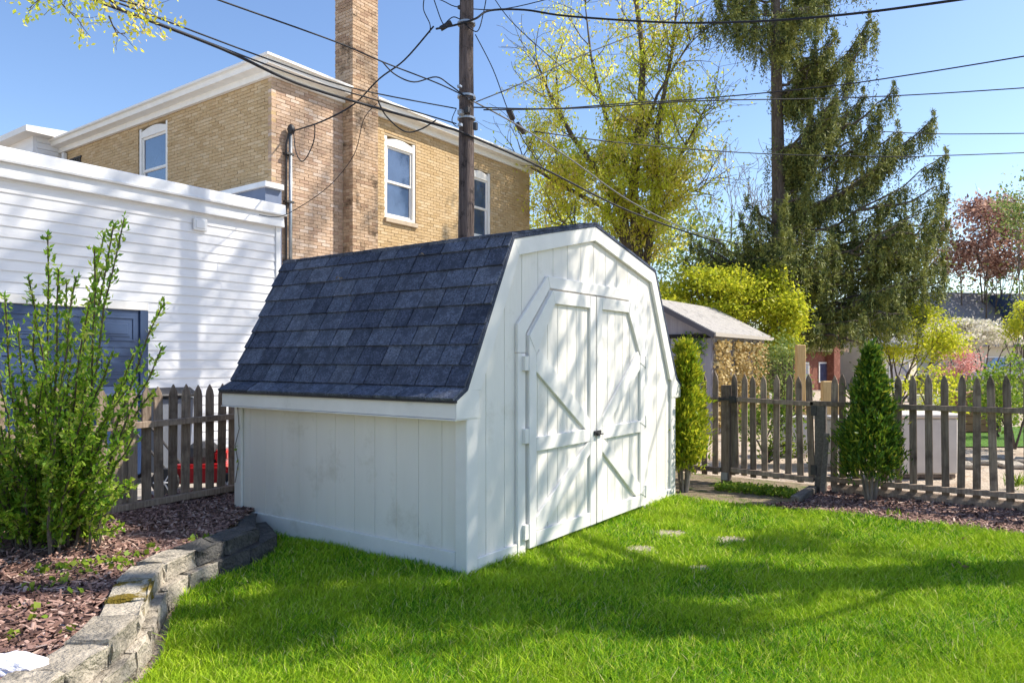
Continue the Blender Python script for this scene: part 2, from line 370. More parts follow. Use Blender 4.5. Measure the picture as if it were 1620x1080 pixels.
lean = rng.normal(size=(n, 2)) * .62 + np.array([.1, -.1]); ld = np.concatenate([lean, np.zeros((n, 1))], 1)
base = np.concatenate([P, np.zeros((n, 1))], 1); up = np.array([0, 0, 1.])
mid = base + up * h[:, None] * .55 + ld * h[:, None] * .28; tip = base + up * h[:, None] + ld * h[:, None] * .95
ws = s * w[:, None]
V = np.stack([base - ws, base + ws, mid + ws * .85, mid - ws * .85, tip], 1).reshape(-1, 3)
i5 = np.arange(n)[:, None] * 5
T = np.concatenate([i5 + np.array([0, 1, 2]), i5 + np.array([0, 2, 3]), i5 + np.array([3, 2, 4])], 1).reshape(-1, 3)
setp(link('lawn_grass', bigmesh('lawn_grass', V, T, GRASSM)), 'short bright green lawn grass in front of the white shed', 'grass', kind='stuff')

# ---- wood chip mulch
def chips(name, poly, n, zf, label, lo, hi, seed):
    r = np.random.default_rng(seed); P = r.random((n * 3, 2)) * (np.array(hi) - lo) + lo
    P = P[inpoly(P, poly)][:n]; n = len(P); z = np.array([zf(a, b) for a, b in P]) + .004 + .02 * r.random(n)
    c = np.concatenate([P, z[:, None]], 1); d = unit(np.concatenate([r.normal(size=(n, 2)), r.normal(size=(n, 1)) * .22], 1))
    sd = unit(np.cross(d, np.array([0, 0, 1.]) + r.normal(size=(n, 3)) * .3)); nn = np.cross(sd, d)
    L = (.014 + .032 * r.random(n) ** 2)[:, None]; W = (.004 + .006 * r.random(n))[:, None]; Hh = W * .7; bend = nn * (r.normal(size=(n, 1)) * .004)
    V = np.stack([c - d*L - sd*W, c - d*L + nn*Hh, c - d*L + sd*W, c + d*L - sd*W + bend, c + d*L*1.1 + nn*Hh + bend, c + d*L + sd*W + bend], 1).reshape(-1, 3)
    i = np.arange(n)[:, None] * 6
    Q = np.concatenate([i + np.array([0, 3, 4, 1]), i + np.array([1, 4, 5, 2])], 1).reshape(-1, 4)
    setp(link(name, bigmesh(name, V, Q, CHIPS)), label, 'mulch', kind='stuff')
chips('bark_mulch', bed_poly, 30000, lambda x, y: bedz(x, y), 'brown shredded bark mulch in the raised bed by the stones', (-4, -1), (1.2, 3.4), 11)
chips('bark_mulch', BEDEDGE[2:7] + [(4.7, -4.5), (4.7, -1.15), (3.6, -1.12)], 24000, lambda x, y: .005, 'reddish bark mulch below the right picket fence', (3.1, -4.5), (4.75, -.7), 12)

# ================================================================== RETAINING WALL (each stone a part)
rw = thing('retaining_wall', 'low curved edging wall of two courses of rough grey concrete blocks', 'wall', (float(wall_line[4][0]), float(wall_line[4][1]), 0))
def stone(a, b, depth_, z0, z1, mat, seed, parent):
    """a,b outer top edge ends; grows inwards (to the bed)"""
    r = np.random.default_rng(seed); a = np.array(a, float); b = np.array(b, float)
    t = b - a; L = np.linalg.norm(t); t /= L; nin = np.array([t[1], -t[0]])
    if nin @ np.array([-.6, .5]) < 0: nin = -nin
    bm = bmesh.new(); bmesh.ops.create_cube(bm, size=1)
    bmesh.ops.bevel(bm, geom=list(bm.edges), offset=.045, segments=1, affect='EDGES')
    bmesh.ops.subdivide_edges(bm, edges=list(bm.edges), cuts=1, use_grid_fill=True)
    bmesh.ops.triangulate(bm, faces=list(bm.faces))
    for v in bm.verts:
        j = r.normal(size=3) * .006
        u, w, h = v.co.x * (L - .012), (v.co.y + .5) * depth_, v.co.z * (z1 - z0)
        w += .012 * (1 if w < .05 else 0) * r.random()
        v.co = Vector((t[0]*u + nin[0]*w + j[0], t[1]*u + nin[1]*w + j[1], h + j[2] * .7))
    me = bpy.data.meshes.new('stone'); bm.to_mesh(me); bm.free(); me.materials.append(mat)
    c = (a + b) / 2
    return link('stone', me, parent, (c[0], c[1], (z0 + z1) / 2))
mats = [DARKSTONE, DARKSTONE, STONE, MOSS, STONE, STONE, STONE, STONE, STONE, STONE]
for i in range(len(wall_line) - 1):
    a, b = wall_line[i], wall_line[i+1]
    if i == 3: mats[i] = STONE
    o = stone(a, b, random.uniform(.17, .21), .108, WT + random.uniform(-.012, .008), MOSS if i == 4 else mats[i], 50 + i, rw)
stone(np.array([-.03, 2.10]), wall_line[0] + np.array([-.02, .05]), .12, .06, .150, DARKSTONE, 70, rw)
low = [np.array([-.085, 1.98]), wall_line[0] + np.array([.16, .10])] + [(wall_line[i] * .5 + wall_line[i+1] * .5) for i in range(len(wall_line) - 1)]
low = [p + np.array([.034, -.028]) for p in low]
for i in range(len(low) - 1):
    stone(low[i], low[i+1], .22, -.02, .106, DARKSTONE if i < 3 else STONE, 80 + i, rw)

# stepping stones in the lawn
for i, ((a, b, rx, ry), c) in enumerate(zip(STEPS, STEPXY)):
    r = np.random.default_rng(120 + i); k = 11; mb = MB()
    pts = []
    for j in range(k):
        w = 2 * math.pi * j / k; q = 1 + r.normal() * .10
        la, de = math.cos(w) * rx * q, math.sin(w) * rx * .85 * q
        pts.append((c[0] + la * RU[0] + de * RU[1], c[1] + la * RV[0] + de * RV[1]))
    mb.prism(pts, -.02, .008 + .002 * i, 'z')
    setp(mb.obj('stepping_stone', M('flagstone_%d' % i, (.46, .40, .31), (.27, .24, .17), 11, .9, 1, 60, c3=(.10, .13, .03), s3=9, t3=(.55, .62), bdist=.015), bevel=.008),
         ['wide flat tan stepping stone closest to the shed doors', 'pale stepping stone sunk in grass facing the gate path', 'small stepping stone half overgrown, nearest the hinge side door',
          'small stepping stone lying out in the shaded lawn'][i], 'stone', 'stepping stones in the lawn')

# ================================================================== WHITE GAMBREL SHED
W, L = 3.218, 2.391
KX, KZ, AZ, FX, FZ, EX, EZ = .465, 2.192, 2.445, -.04, 1.182, -.150, 1.108
shed = thing('garden_shed', 'white wooden gambrel roofed shed with double barn doors and dark shingles', 'shed', (W/2, L/2, 0))
def prof(x):
    """roof outer height above x"""
    x = min(x, W - x)
    if x < FX: return EZ + (FZ - EZ) * (x - EX) / (FX - EX)
    if x < KX: return FZ + (KZ - FZ) * (x - FX) / (KX - FX)
    return KZ + (AZ - KZ) * (x - KX) / (W/2 - KX)
inset = lambda x: prof(x) - .05
core = MB().prism([(.007, .02), (.007, 1.0), (.007, 1.14), (KX + .02, KZ - .06), (W/2, AZ - .05), (W - KX - .02, KZ - .06), (W - .007, 1.14), (W - .007, .02)], .007, L - .007)
wall = core.obj('wall', WHITE, shed)
# front boards with grooves
XS = np.arange(.0, W, .2032)
for i, x0 in enumerate(XS):
    x1 = min(x0 + .2032, W) - .0045
    if x1 - x0 < .02: continue
    ks = [x for x in (KX, W/2, W - KX) if x0 < x < x1]
    poly = [(x0, .02), (x1, .02)] + [(x, inset(max(x, .012))) for x in [x1] + ks[::-1] + [x0]]
    MB().prism(poly, .0, .012).obj('siding_board', WHITE, wall, bevel=.002)
# left side boards
YS = np.arange(0.0, L, .2032)
for y0 in YS:
    y1 = min(y0 + .2032, L) - .0025
    if y1 - y0 > .02: box('siding_board', WHITE, (.001, y0, .02), (.012, y1, 1.07), wall, .0015)
for x0, nm in ((W - .026, 'r'),):
    for y0 in YS:
        y1 = min(y0 + .2032, L) - .0025
        if y1 - y0 > .02: box('siding_board', WHITE, (W - .012, y0, .02), (W - .001, y1, 1.07), wall, .0015)
# trims
box('baseboard', WHITE2, (-.020, .075, .0), (-.001, L - .075, .145), shed, .003)
box('baseboard', WHITE2, (.092, -.020, .0), (.600, -.001, .10), shed, .003)
box('baseboard', WHITE2, (2.545, -.020, .0), (W - .08, -.001, .10), shed, .003)
for x0, x1 in ((-.022, .088), (W - .080, W + .022)):
    box('corner_board', WHITE2, (x0, -.024, -.01), (x1, -.0015, 1.16), shed, .003)
box('corner_board', WHITE2, (-.024, -.0225, -.01), (-.001, .07, .985), shed, .003)
box('corner_board', WHITE2, (-.024, L - .07, -.01), (-.001, L + .02, .985), shed, .003)
box('corner_board', WHITE2, (W + .001, -.0225, -.01), (W + .024, .07, .985), shed, .003)
# boxed eaves
for sx in (0, 1):
    mir = (lambda x: x) if sx == 0 else (lambda x: W - x)
    MB().prism([(mir(-.132), .992), (mir(-.132), 1.088), (mir(-.03), 1.15), (mir(.0), 1.15), (mir(-.0), .992)], -.026, L + .026).obj('fascia', WHITE2, shed, bevel=.004)
    MB().prism([(mir(-.140), .982), (mir(-.140), .990), (mir(-.0), .990), (mir(-.0), .982)], -.028, L + .028).obj('soffit', WHITE2, shed, bevel=.001)
# rake boards on the gable
def band(p, q, w0, w1, y0, y1, nm='rake_board'):
    MB().prism([p, q, w1, w0], y0, y1).obj(nm, WHITE2, shed, bevel=.003)
for sx in (0, 1):
    mir = (lambda x: x) if sx == 0 else (lambda x: W - x)
    o = .02
    band((mir(FX + .012), FZ - .02), (mir(KX + .006), KZ - .022), (mir(FX + .155), FZ - .02), (mir(KX + .075), KZ - .125), -.030, -.0015)
    band((mir(KX + .0065), KZ - .0215), (W/2 + (-.001 if sx == 0 else .001), AZ - .022), (mir(KX + .0755), KZ - .125), (W/2 + (-.001 if sx == 0 else .001), AZ - .135), -.028, -.001)
    MB().prism([(mir(-.1325), .9915), (mir(-.1325), 1.09), (mir(EX + .014), EZ - .012), (mir(FX + .010), FZ - .016), (mir(FX + .155), FZ - .0205), (mir(.0885), 1.158), (mir(.0885), .9915)], -.0305, -.0265).obj('flare_board', WHITE2, shed)
# roof slabs
roof = MB()
TH_ = .022
for sx in (0, 1):
    mir = (lambda x: x) if sx == 0 else (lambda x: W - x)
    pts = [(EX, EZ), (FX, FZ), (KX, KZ), (W/2, AZ)]
    up = [(mir(x), z) for x, z in pts]; dn = [(mir(EX + .004), EZ - .014), (mir(FX + .016), FZ - .018), (mir(KX + .012), KZ - .020), (W/2, AZ - .021)]
    for k in range(3):
        roof.prism([up[k], up[k+1], dn[k+1], dn[k]], -.034, L + .034)
roofo = roof.obj('roof', ROOFTOP, shed)
# drip edge
for sx in (0, 1):
    mir = (lambda x: x) if sx == 0 else (lambda x: W - x)
    MB().prism([(mir(EX - .004), EZ - .018), (mir(EX - .004), EZ - .006), (mir(EX + .02), EZ + .0), (mir(EX + .02), EZ - .018)], -.035, L + .035).obj('drip_edge', BLACKP, shed)
# shingle tabs (left slope in courses)
sl = np.array([KX - FX, KZ - FZ]); SLEN = np.linalg.norm(sl); sl /= SLEN; nrm = np.array([-sl[1], sl[0]])
fl = np.array([FX - EX, FZ - EZ]); FLEN = np.linalg.norm(fl); fl /= FLEN; fn = np.array([-fl[1], fl[0]])
NC = 8; CH = SLEN / (NC - .35)
tabc = {}
def tab(y0, y1, s0, s1, org, tdir, ndir, lift, mi, name='shingle'):
    wd = round((y1 - y0) / .02) * .02; ln = round(s1 - s0, 3); key = (wd, ln, mi)
    if key not in tabc:
        mb = MB(); h = wd / 2 - .0048
        # wedge: thick at the butt, thin at the top;  local x along y, y up-slope, z normal
        mb.add([(-h, 0, 0), (h, 0, 0), (h, 0, .019), (-h, 0, .019), (-h, ln + .03, 0), (h, ln + .03, 0), (h, ln + .03, .001), (-h, ln + .03, .001)],
               [(0, 1, 2, 3), (3, 2, 6, 7), (0, 3, 7, 4), (1, 5, 6, 2), (4, 7, 6, 5), (0, 4, 5, 1)])
        tabc[key] = mb.mesh('shingle', SHINGLES[mi])
    c = org + tdir * s0 + ndir * (lift)
    m = Matrix(((0, tdir[0], ndir[0], c[0]), (1, 0, 0, (y0 + y1) / 2), (0, tdir[1], ndir[1], c[1]), (0, 0, 0, 1)))
    # keep right-handed: x=(0,1,0), y=(t), z=(n)
    m = m @ Matrix.Rotation(random.gauss(0, .006), 4, 'Z')
    return link(name, tabc[key], roofo, mtx=m)
rs = random.Random(5)
for c in range(NC):
    s0 = c * CH; s1 = min(s0 + CH, SLEN)
    y = -.036 - rs.random() * .0
    first = True
    while y < L + .034 - .02:
        wdt = rs.choice([.14, .18, .2, .22, .24, .26]);
        if first: wdt = rs.choice([.06, .1, .16, .22]); first = False
        y1 = min(y + wdt, L + .036)
        tab(y, y1, s0, s1, np.array([FX, FZ]), sl, nrm, .001 + rs.random() * .0035, rs.choice([0, 0, 1, 1, 2, 3]))
        y = y1
y = -.036
while y < L + .02:
    y1 = min(y + rs.choice([.16, .2, .22, .24]), L + .036)
    tab(y, y1, -.008, FLEN - .01, np.array([EX, EZ]), fl, fn, .001 + rs.random() * .002, rs.choice([0, 1, 2, 2])); y = y1
# top slope courses near the knee
tl = np.array([W/2 - KX, AZ - KZ]); TLEN = np.linalg.norm(tl); tl /= TLEN; tn = np.array([-tl[1], tl[0]])
for c in range(8):
    y = -.036 + (0 if c % 2 else -.0)
    while y < L + .02:
        y1 = min(y + rs.choice([.2, .24, .28, .32]), L + .036)
        tab(y, y1, c * .142 - (.012 if c == 0 else 0), c * .142 + .142, np.array([KX, KZ]), tl, tn, .0015 + rs.random() * .002, rs.choice([0, 1, 2, 3])); y = y1
# ridge caps
for k in range(12):
    y0 = -.034 + k * .205; y1 = min(y0 + .2, L + .034)
    MB().add([(W/2 - .13, y0, AZ - .014), (W/2, y0, AZ + .016), (W/2 + .13, y0, AZ - .014), (W/2 - .13, y1, AZ - .019), (W/2, y1, AZ + .010), (W/2 + .13, y1, AZ - .019)],
             [(0, 1, 4, 3), (1, 2, 5, 4), (0, 2, 1), (3, 4, 5), (0, 3, 5, 2)]).obj('ridge_cap', SHINGLES[k % 4], roofo)

# ---- doors
DX0, DXC, DX1, DZ0, DZT, DZK = .630, 1.592, 2.495, .045, 1.862, 1.530
# frame around the doors
fy0, fy1 = -.026, -.0012
def frame_piece(poly): MB().prism(poly, fy0, fy1).obj('door_frame', WHITE2, shed, bevel=.003)
frame_piece([(.524, .0), (.618, .0), (.618, 1.40), (.524, 1.40)])
frame_piece([(.523, 1.403), (.620, 1.403), (.622, 1.538), (.934, 1.872), (.905, 1.960), (.523, 1.597)])
frame_piece([(.907, 1.960), (.936, 1.874), (2.208, 1.874), (2.250, 1.960)])
frame_piece([(2.252, 1.960), (2.210, 1.874), (2.508, 1.50), (2.510, 1.36), (2.598, 1.36), (2.598, 1.575)])
frame_piece([(2.510, .0), (2.598, .0), (2.598, 1.357), (2.510, 1.357)])
def leaf(x0, x1, side):
    """side=-1 left leaf (chamfer top-left), +1 right leaf"""
    m = (lambda t: x0 + t) if side < 0 else (lambda t: x1 - t)   # t=0 at hinge edge
    wd = x1 - x0; chx = .310 if side < 0 else .293
    dr = thing('door', 'white barn door leaf', 'door'); 
    bpy.data.objects.remove(dr)
    back = MB().prism([(m(.003), DZ0), (m(wd - .004), DZ0), (m(wd - .004), DZT), (m(chx), DZT), (m(.003), DZK)], -.018, -.003).obj('door', WHITE, shed)
    # boards
    g = np.arange(0.004, wd, .2032 / 1.5)
    for a in g:
        b = min(a + .2032 / 1.5, wd - .006) - .005
        if b - a < .02: continue
        def topz(t): return DZT - .004 if t >= chx else DZK + (DZT - DZK) * t / chx - .004
        poly = [(m(a), DZ0 + .004), (m(b), DZ0 + .004), (m(b), topz(b))] + ([(m(chx), DZT - .004)] if a < chx < b else []) + [(m(a), topz(a))]
        MB().prism(poly, -.024, -.0175).obj('board', WHITE, back, bevel=.002)
    ya, yb = -.046, -.0235
    def pc(poly, nm, a=ya, b=yb): MB().prism([(m(t), z) for t, z in poly], a, b).obj(nm, WHITE2, back, bevel=.003)
    sw = .095; zm0, zm1 = .712, .812; zb = DZ0 + .105
    pc([(.006, DZ0 + .004), (sw, DZ0 + .004), (sw, 1.40), (.006, DZK - .012)], 'stile')
    pc([(wd - sw, DZ0 + .004), (wd - .006, DZ0 + .004), (wd - .006, DZT - .004), (wd - sw, DZT - .004)], 'stile')
    pc([(sw + .002, DZ0 + .0045), (wd - sw - .002, DZ0 + .0045), (wd - sw - .002, zb), (sw + .002, zb)], 'rail')
    pc([(sw + .002, zm0), (wd - sw - .002, zm0), (wd - sw - .002, zm1), (sw + .002, zm1)], 'rail')
    pc([(chx + .03, DZT - .1), (wd - sw - .002, DZT - .1), (wd - sw - .002, DZT - .0045), (chx + .002, DZT - .0045)], 'rail')
    # chamfer rail
    pc([(.007, DZK - .010), (.007 + .088, DZK - .135), (.0965, DZK - .133), (chx + .028, DZT - .1), (chx, DZT - .005)], 'chamfer_rail', ya - .0015)
    # braces converge at the centre of the mid rail
    e = wd - sw - .002
    pc([(sw + .002, 1.385), (sw + .002, 1.27), (e - .075, zm1 + .002), (e, zm1 + .002), (e, zm1 + .075), (sw + .045, 1.43)], 'brace', ya + .001)
    pc([(sw + .002, zb + .002), (sw + .085, zb + .002), (e, zm0 - .10), (e, zm0 - .002), (e - .03, zm0 - .002), (sw + .002, zb + .105)], 'brace', ya + .001)
    # hinges
    for z in (1.33, .83 if side < 0 else .80, .17):
        mb = MB(); mb.box((m(-.055) if side < 0 else m(-.012), ya - .006, z - .05), (m(-.012) if side < 0 else m(-.055), fy0 - .0005, z + .05))
        mb.lathe([(.007, -.055), (.007, .055)], (m(-.004), ya - .005, z), 8)
        mb.add([(m(.004), ya - .004, z - .04), (m(.004), ya - .004, z + .04), (m(.105), ya - .004, z), (m(.004), ya, z - .04), (m(.004), ya, z + .04), (m(.105), ya, z)], [(0, 2, 1), (3, 4, 5), (0, 1, 4, 3), (1, 2, 5, 4), (2, 0, 3, 5)])
        mb.obj('hinge', WHITE2, back)
    return back
dl = leaf(DX0, DXC - .004, -1); dr = leaf(DXC + .004, DX1, 1)
# latch
mb = MB().box((DXC - .05, -.056, .755), (DXC + .065, -.0465, .79)).box((DXC - .02, -.075, .748), (DXC + .012, -.056, .775)).lathe([(.006, 0), (.006, .05)], (DXC + .03, -.064, .76), 8, 'x')
mb.obj('latch', IRON, dr, bevel=.002)
# vine tendril at the back corner
mb = MB(); pts = [(-.03, L - .03, 1.0), (-.033, L - .06, .8), (-.03, L + .0, .66), (-.034, L - .05, .52), (-.03, L - .0, .36)]
mb.tube(pts, .003, 4)
vt = mb.obj('vine_tendril', BARK); setp(vt, 'thin dark vine tendril clinging to the back corner of white shed', 'vine')
rr = np.random.default_rng(4); Pv = np.array([pts[i] for i in (1, 2, 2, 3, 3, 3)]) + rr.normal(size=(6, 3)) * .02
v, q = leaves(Pv, rr.normal(size=(6, 3)), .035, .025, rr); link('leaf_cluster', bigmesh('leaf_cluster', v, q, SHRUBL), vt)

# ================================================================== PICKET FENCES
_pk = {}
def picket_mesh(h, w, t, mat):
    k = (round(h, 3), w, t, mat.name)
    if k not in _pk:
        a = w / 2; tp = .10
        mb = MB().prism([(-a, 0), (a, 0), (a, h - tp), (a * .78, h - tp * .55), (0, h), (-a * .78, h - tp * .55), (-a, h - tp)], -t/2, t/2)
        _pk[k] = mb.mesh('picket', mat, .003)
    return _pk[k]
fl_ = thing('picket_fence', 'weathered brown picket fence between mulch bed and alley, left of the white shed', 'fence', (-.5, 3, .1))
YF = 3.0; rs = random.Random(9)
x = .241
xs = [.241, .131, .018, -.098, -.21, -.324, -.43]
while xs[-1] > -4.4: xs.append(xs[-1] - .114)
xs = [.80, .69, .58, .465, .353] + xs
for x in xs:
    h = round(rs.choice([1.04, 1.055, 1.065]), 3)
    link('picket', picket_mesh(h, .074, .02, OLDWOOD), fl_, mtx=Matrix.Translation((x, YF + .012, 1.147 - h + rs.uniform(-.012, .008))) @ Matrix.Rotation(rs.gauss(0, .012), 4, 'Y') @ Matrix.Rotation(rs.gauss(0, .02), 4, 'Z'))
for z in (.835, .195):
    bar('rail', OLDWOOD, (-4.6, YF - .030, z - (.035 if z > .5 else .02)), (-.9, YF - .030, z - .012), .050, .060, (0, -1, 0), fl_)
    bar('rail', OLDWOOD, (-.898, YF - .031, z - .012), (.95, YF - .031, z + .022), .050, .060, (0, -1, 0), fl_)
for x in (-2.6, -.62, .92):
    box('post', OLDWOOD, (x - .045, YF + .028, .0), (x + .045, YF + .115, 1.05), fl_, .004)

XF = 4.3
PK = [.199, .081, -.041, -.176, -.322, -.424, -.564, -.695, -.817, -.95, -1.073, -1.266, -1.348, -1.47, -1.60, -1.72, -1.843, -1.971, -2.102, -2.235, -2.355, -2.477, -2.611, -2.732, -2.86, -2.99, -3.11, -3.24, -3.37, -3.5] + [-3.5 - .128 * k for k in range(1, 26)]
def rpicket(y, parent, h=1.13, top=1.215, dz=0):
    link('picket', picket_mesh(round(h, 3), .063, .02, OLDWOOD), parent, mtx=Matrix.Translation((XF + .012, y, top - h + rs.uniform(-.015, .012) + dz)) @ Matrix.Rotation(math.pi/2, 4, 'Z') @ Matrix.Rotation(rs.gauss(0, .016), 4, 'Y') @ Matrix.Rotation(rs.gauss(0, .02), 4, 'Z'))
f1 = thing('picket_fence', 'short stub of dark picket fence between shed corner and gate post', 'fence', (XF, .3, 0))
for y in [.70, .57, .45, .32] + PK[:3]: rpicket(y, f1)
for z in (.925, .155): bar('rail', OLDWOOD, (XF - .03, .9, z), (XF - .03, -.115, z - .004), .048, .060, (-1, 0, 0), f1)
box('post', OLDWOOD, (XF - .045, -.218, .0), (XF + .045, -.125, 1.08), f1, .004)
mb = MB().box((XF - .062, -.20, .05), (XF - .0455, -.13, .13)); mb.obj('bracket', STEEL, f1)
gate = thing('garden_gate', 'weathered picket garden gate with iron latch, facing the worn path', 'gate', (XF, -.65, .05))
for y in (-.275, -.36, -.46, -.58, -.70, -.82, -.945, -1.055): rpicket(y, gate, 1.10, 1.205)
bar('rail', OLDWOOD, (XF - .03, -.235, .93), (XF - .03, -1.085, .905), .048, .060, (-1, 0, 0), gate)
bar('rail', OLDWOOD, (XF - .03, -.235, .165), (XF - .03, -1.085, .135), .048, .060, (-1, 0, 0), gate)
box('stile', OLDWOOD, (XF - .002, -.262, .1), (XF + .03, -.225, .96), gate, .003)
for z in (.84, .24): box('hinge', IRON, (XF - .066, -1.115, z - .05), (XF - .0605, -1.06, z + .05), gate, .001)
mb = MB().box((XF - .074, -.30, .89), (XF - .0605, -.22, .965)).box((XF - .087, -.26, .915), (XF - .0745, -.12, .94)).lathe([(.02, 0), (.02, .012)], (XF - .088, -.27, .925), 10, 'x')
mb.obj('latch', IRON, gate, bevel=.002)
f2 = thing('picket_fence', 'long dark weathered picket fence behind the small rounded evergreen', 'fence', (XF, -2.3, 0))
for y in PK[11:]: rpicket(y, f2)
bar('rail', OLDWOOD, (XF - .03, -1.05, .915), (XF - .03, -1.45, .912), .048, .060, (-1, 0, 0), f2)
bar('rail', OLDWOOD, (XF - .03, -1.452, .905), (XF - .03, -6.8, .915), .048, .060, (-1, 0, 0), f2)
bar('rail', OLDWOOD, (XF - .03, -1.19, .155), (XF - .03, -6.8, .155), .048, .060, (-1, 0, 0), f2)
box('post', GREYWOOD, (XF - .055, -1.195, .0), (XF + .045, -1.095, .90), f2, .004)
for yp in (-3.1, -5.0, -6.8): box('post', OLDWOOD, (XF + .025, yp, .0), (XF + .11, yp + .1, 1.05), f2, .004)
setp(bar('wooden_stake', GREYWOOD, (XF - .16, -1.19, .0), (XF - .075, -1.215, .62), .05, .022, (-1, -.3, 0)), 'thin grey stake leaning on the gate post', 'stake')
# landscape timbers
def timber(a, b, r, label):
    a = Vector(a); b = Vector(b); n_ = 9; mb = MB()
    pts = [a.lerp(b, i / (n_ - 1)) + Vector((0, 0, random.uniform(-.004, .004))) for i in range(n_)]
    mb.tube(pts, [r * random.uniform(.96, 1.03) for _ in pts], 8)
    setp(mb.obj('landscape_timber', OLDWOOD), label, 'timber')
timber((XF + .03, -1.25, .05), (XF + .06, -6.6, .05), .06, 'dark round landscape timber lying along foot of the long picket fence')
a, b = G(1257, 800), G(1290, 777)
setp(box('landscape_timber', GREYWOOD, (3.52, -1.135, 0), (4.22, -1.045, .085), None, .008), 'short squared timber edging lying between path and mulch', 'timber')

# ================================================================== GARAGE
YG = 7.0; GX0, GX1, GT = -5.0, 3.84, 3.86
gar = thing('garage', 'white vinyl sided flat roofed garage with navy panelled door across the alley', 'garage', (0, YG, 0))
gw = MB().box((GX0, YG + .02, -.02), (GX1 - .01, YG + 3.5, 3.6)).obj('wall', SIDING, gar)
GDX1, GDX0, GDZ = 1.56, -2.9, 2.03
bz = .0; pitch = .132
clapc = {}
def lap(x0, x1, z, parent, y=YG):
    k = round(x1 - x0, 3)
    if k not in clapc:
        h = (x1 - x0) / 2
        clapc[k] = MB().add([(-h, 0, 0), (h, 0, 0), (h, -.016, 0), (-h, -.016, 0), (-h, 0, pitch + .01), (h, 0, pitch + .01), (h, -.001, pitch + .01), (-h, -.001, pitch + .01),
                             (-h, -.016, .008), (h, -.016, .008)],
                            [(0, 1, 2, 3), (3, 2, 9, 8), (8, 9, 6, 7), (0, 4, 5, 1), (4, 7, 6, 5), (0, 3, 8, 7, 4), (1, 5, 6, 9, 2)]).mesh('siding_board', SIDING)
    link('siding_board', clapc[k], parent, ((x0 + x1) / 2, y + .018, z))
z = .04
while z < 3.5:
    if z < GDZ + .12 - pitch * .5: lap(GDX1 + .115, GX1 - .09, z, gw)
    else: lap(GX0, GX1 - .09, z, gw)
    z += pitch
box('corner_board', FLASH, (GX1 - .088, YG - .018, 0), (GX1, YG + .06, 3.52), gar, .003)
MB().prism([(YG - .075, 3.500), (YG - .075, 3.52), (YG - .055, 3.66), (YG - .06, 3.675), (YG + .1, 3.675), (YG + .1, 3.500)], GX0, GX1 + .03, 'x').obj('fascia', FLASH, gar)
for x0, x1 in ((GX0, -1.2), (-1.197, .98), (.983, 2.9), (2.903, GX1 + .05)):
    MB().prism([(YG - .115, 3.678), (YG - .12, 3.70), (YG - .085, 3.715), (YG - .075, 3.85), (YG - .06, 3.862), (YG + 3.55, 3.862), (YG + 3.55, 3.678)], x0, x1, 'x').obj('parapet_flashing', FLASH, gar)
vb = MB().box((2.33, YG - .045, 3.24), (2.54, YG - .0, 3.42)).obj('vent', FLASH, gar, bevel=.01)
MB().box((2.36, YG - .055, 3.27), (2.51, YG - .044, 3.39)).obj('vent_cover', FLASH, vb, bevel=.006)
# door
box('door_trim', WHITE2, (GDX0 - .1, YG - .035, GDZ + .002), (GDX1 + .11, YG + .02, GDZ + .11), gar, .004)
box('door_trim', NAVY, (GDX1, YG - .03, 0), (GDX1 + .11, YG + .02, GDZ), gar, .004)
gd = MB().box((GDX0, YG + .004, 0), (GDX1 - .002, YG + .018, GDZ - .002)).obj('garage_door', NAVY, gar)
for sgi in range(4):
    z0 = .012 + sgi * (GDZ - .014) / 4; z1 = z0 + (GDZ - .014) / 4 - .012
    sec = MB().box((GDX0 + .01, YG - .004, z0), (GDX1 - .012, YG + .0035, z1)).obj('door_section', NAVY, gd, bevel=.002)
    for k in range(8):
        xa = GDX1 - .07 - (k + 1) * .545 + .06; xb = xa + .485 - .0
        za, zb = z0 + .085, z1 - .085
        mb = MB()
        # raised frame ring
        t = .022
        for lo, hi in (((xa, za), (xb, za + t)), ((xa, zb - t), (xb, zb)), ((xa, za + t), (xa + t, zb - t)), ((xb - t, za + t), (xb, zb - t))):
            mb.box((lo[0], YG - .016, lo[1]), (hi[0], YG - .0042, hi[1]))
        mb.box((xa + .06, YG - .013, za + .06), (xb - .06, YG - .0042, zb - .06))
        mb.box((xa + .09, YG - .021, za + .09), (xb - .09, YG - .0132, zb - .09))
        mb.obj('panel', NAVY, sec.parent, bevel=.003)

# ================================================================== BRICK HOUSE
HX, HY, HX1, HY1, HZ = 4.77, 8.5, 13.28, 17.1, 6.70
house = thing('brick_house', 'two storey tan brick house with white cornice and tall brick chimney', 'house', (9, 12, 0))
OPN_F = [(7.66, 8.64, 4.40, 6.26), (10.62, 11.46, 4.40, 6.20)]
OPN_L = [(12.08, 13.30, 4.70, 6.50)]
wb = MB().box((HX + .14, HY + .14, 0), (HX1 - .012, HY1, HZ))
def slab(a0, a1, opn, put):
    a = a0
    for o0, o1, z0, z1 in opn:
        put(a, o0, 0, HZ); put(o0, o1, 0, z0); put(o0, o1, z1, HZ); a = o1
    put(a, a1, 0, HZ)
slab(HX + .012, HX1 - .012, OPN_F, lambda a, b, z0, z1: wb.box((a, HY + .012, z0), (b, HY + .139, z1)))
slab(HY + .1395, HY1, OPN_L, lambda a, b, z0, z1: wb.box((HX + .012, a, z0), (HX + .1395, b, z1)))
wf = wb.obj('wall', MORTAR, house)
CX0, CX1, CYF, CYB = 6.487, 7.184, 8.218, 8.749
chim = MB().box((CX0 + .012, CYF + .012, 0), (CX1 - .012, HY + .011, HZ - .12)).box((CX0 + .012, CYF + .012, HZ - .12), (CX1 - .012, CYB - .012, 10.4)).obj('chimney', MORTAR, house)
BW, BH, BD = .203, .057, .10; CWID, CHGT = .213, .0675
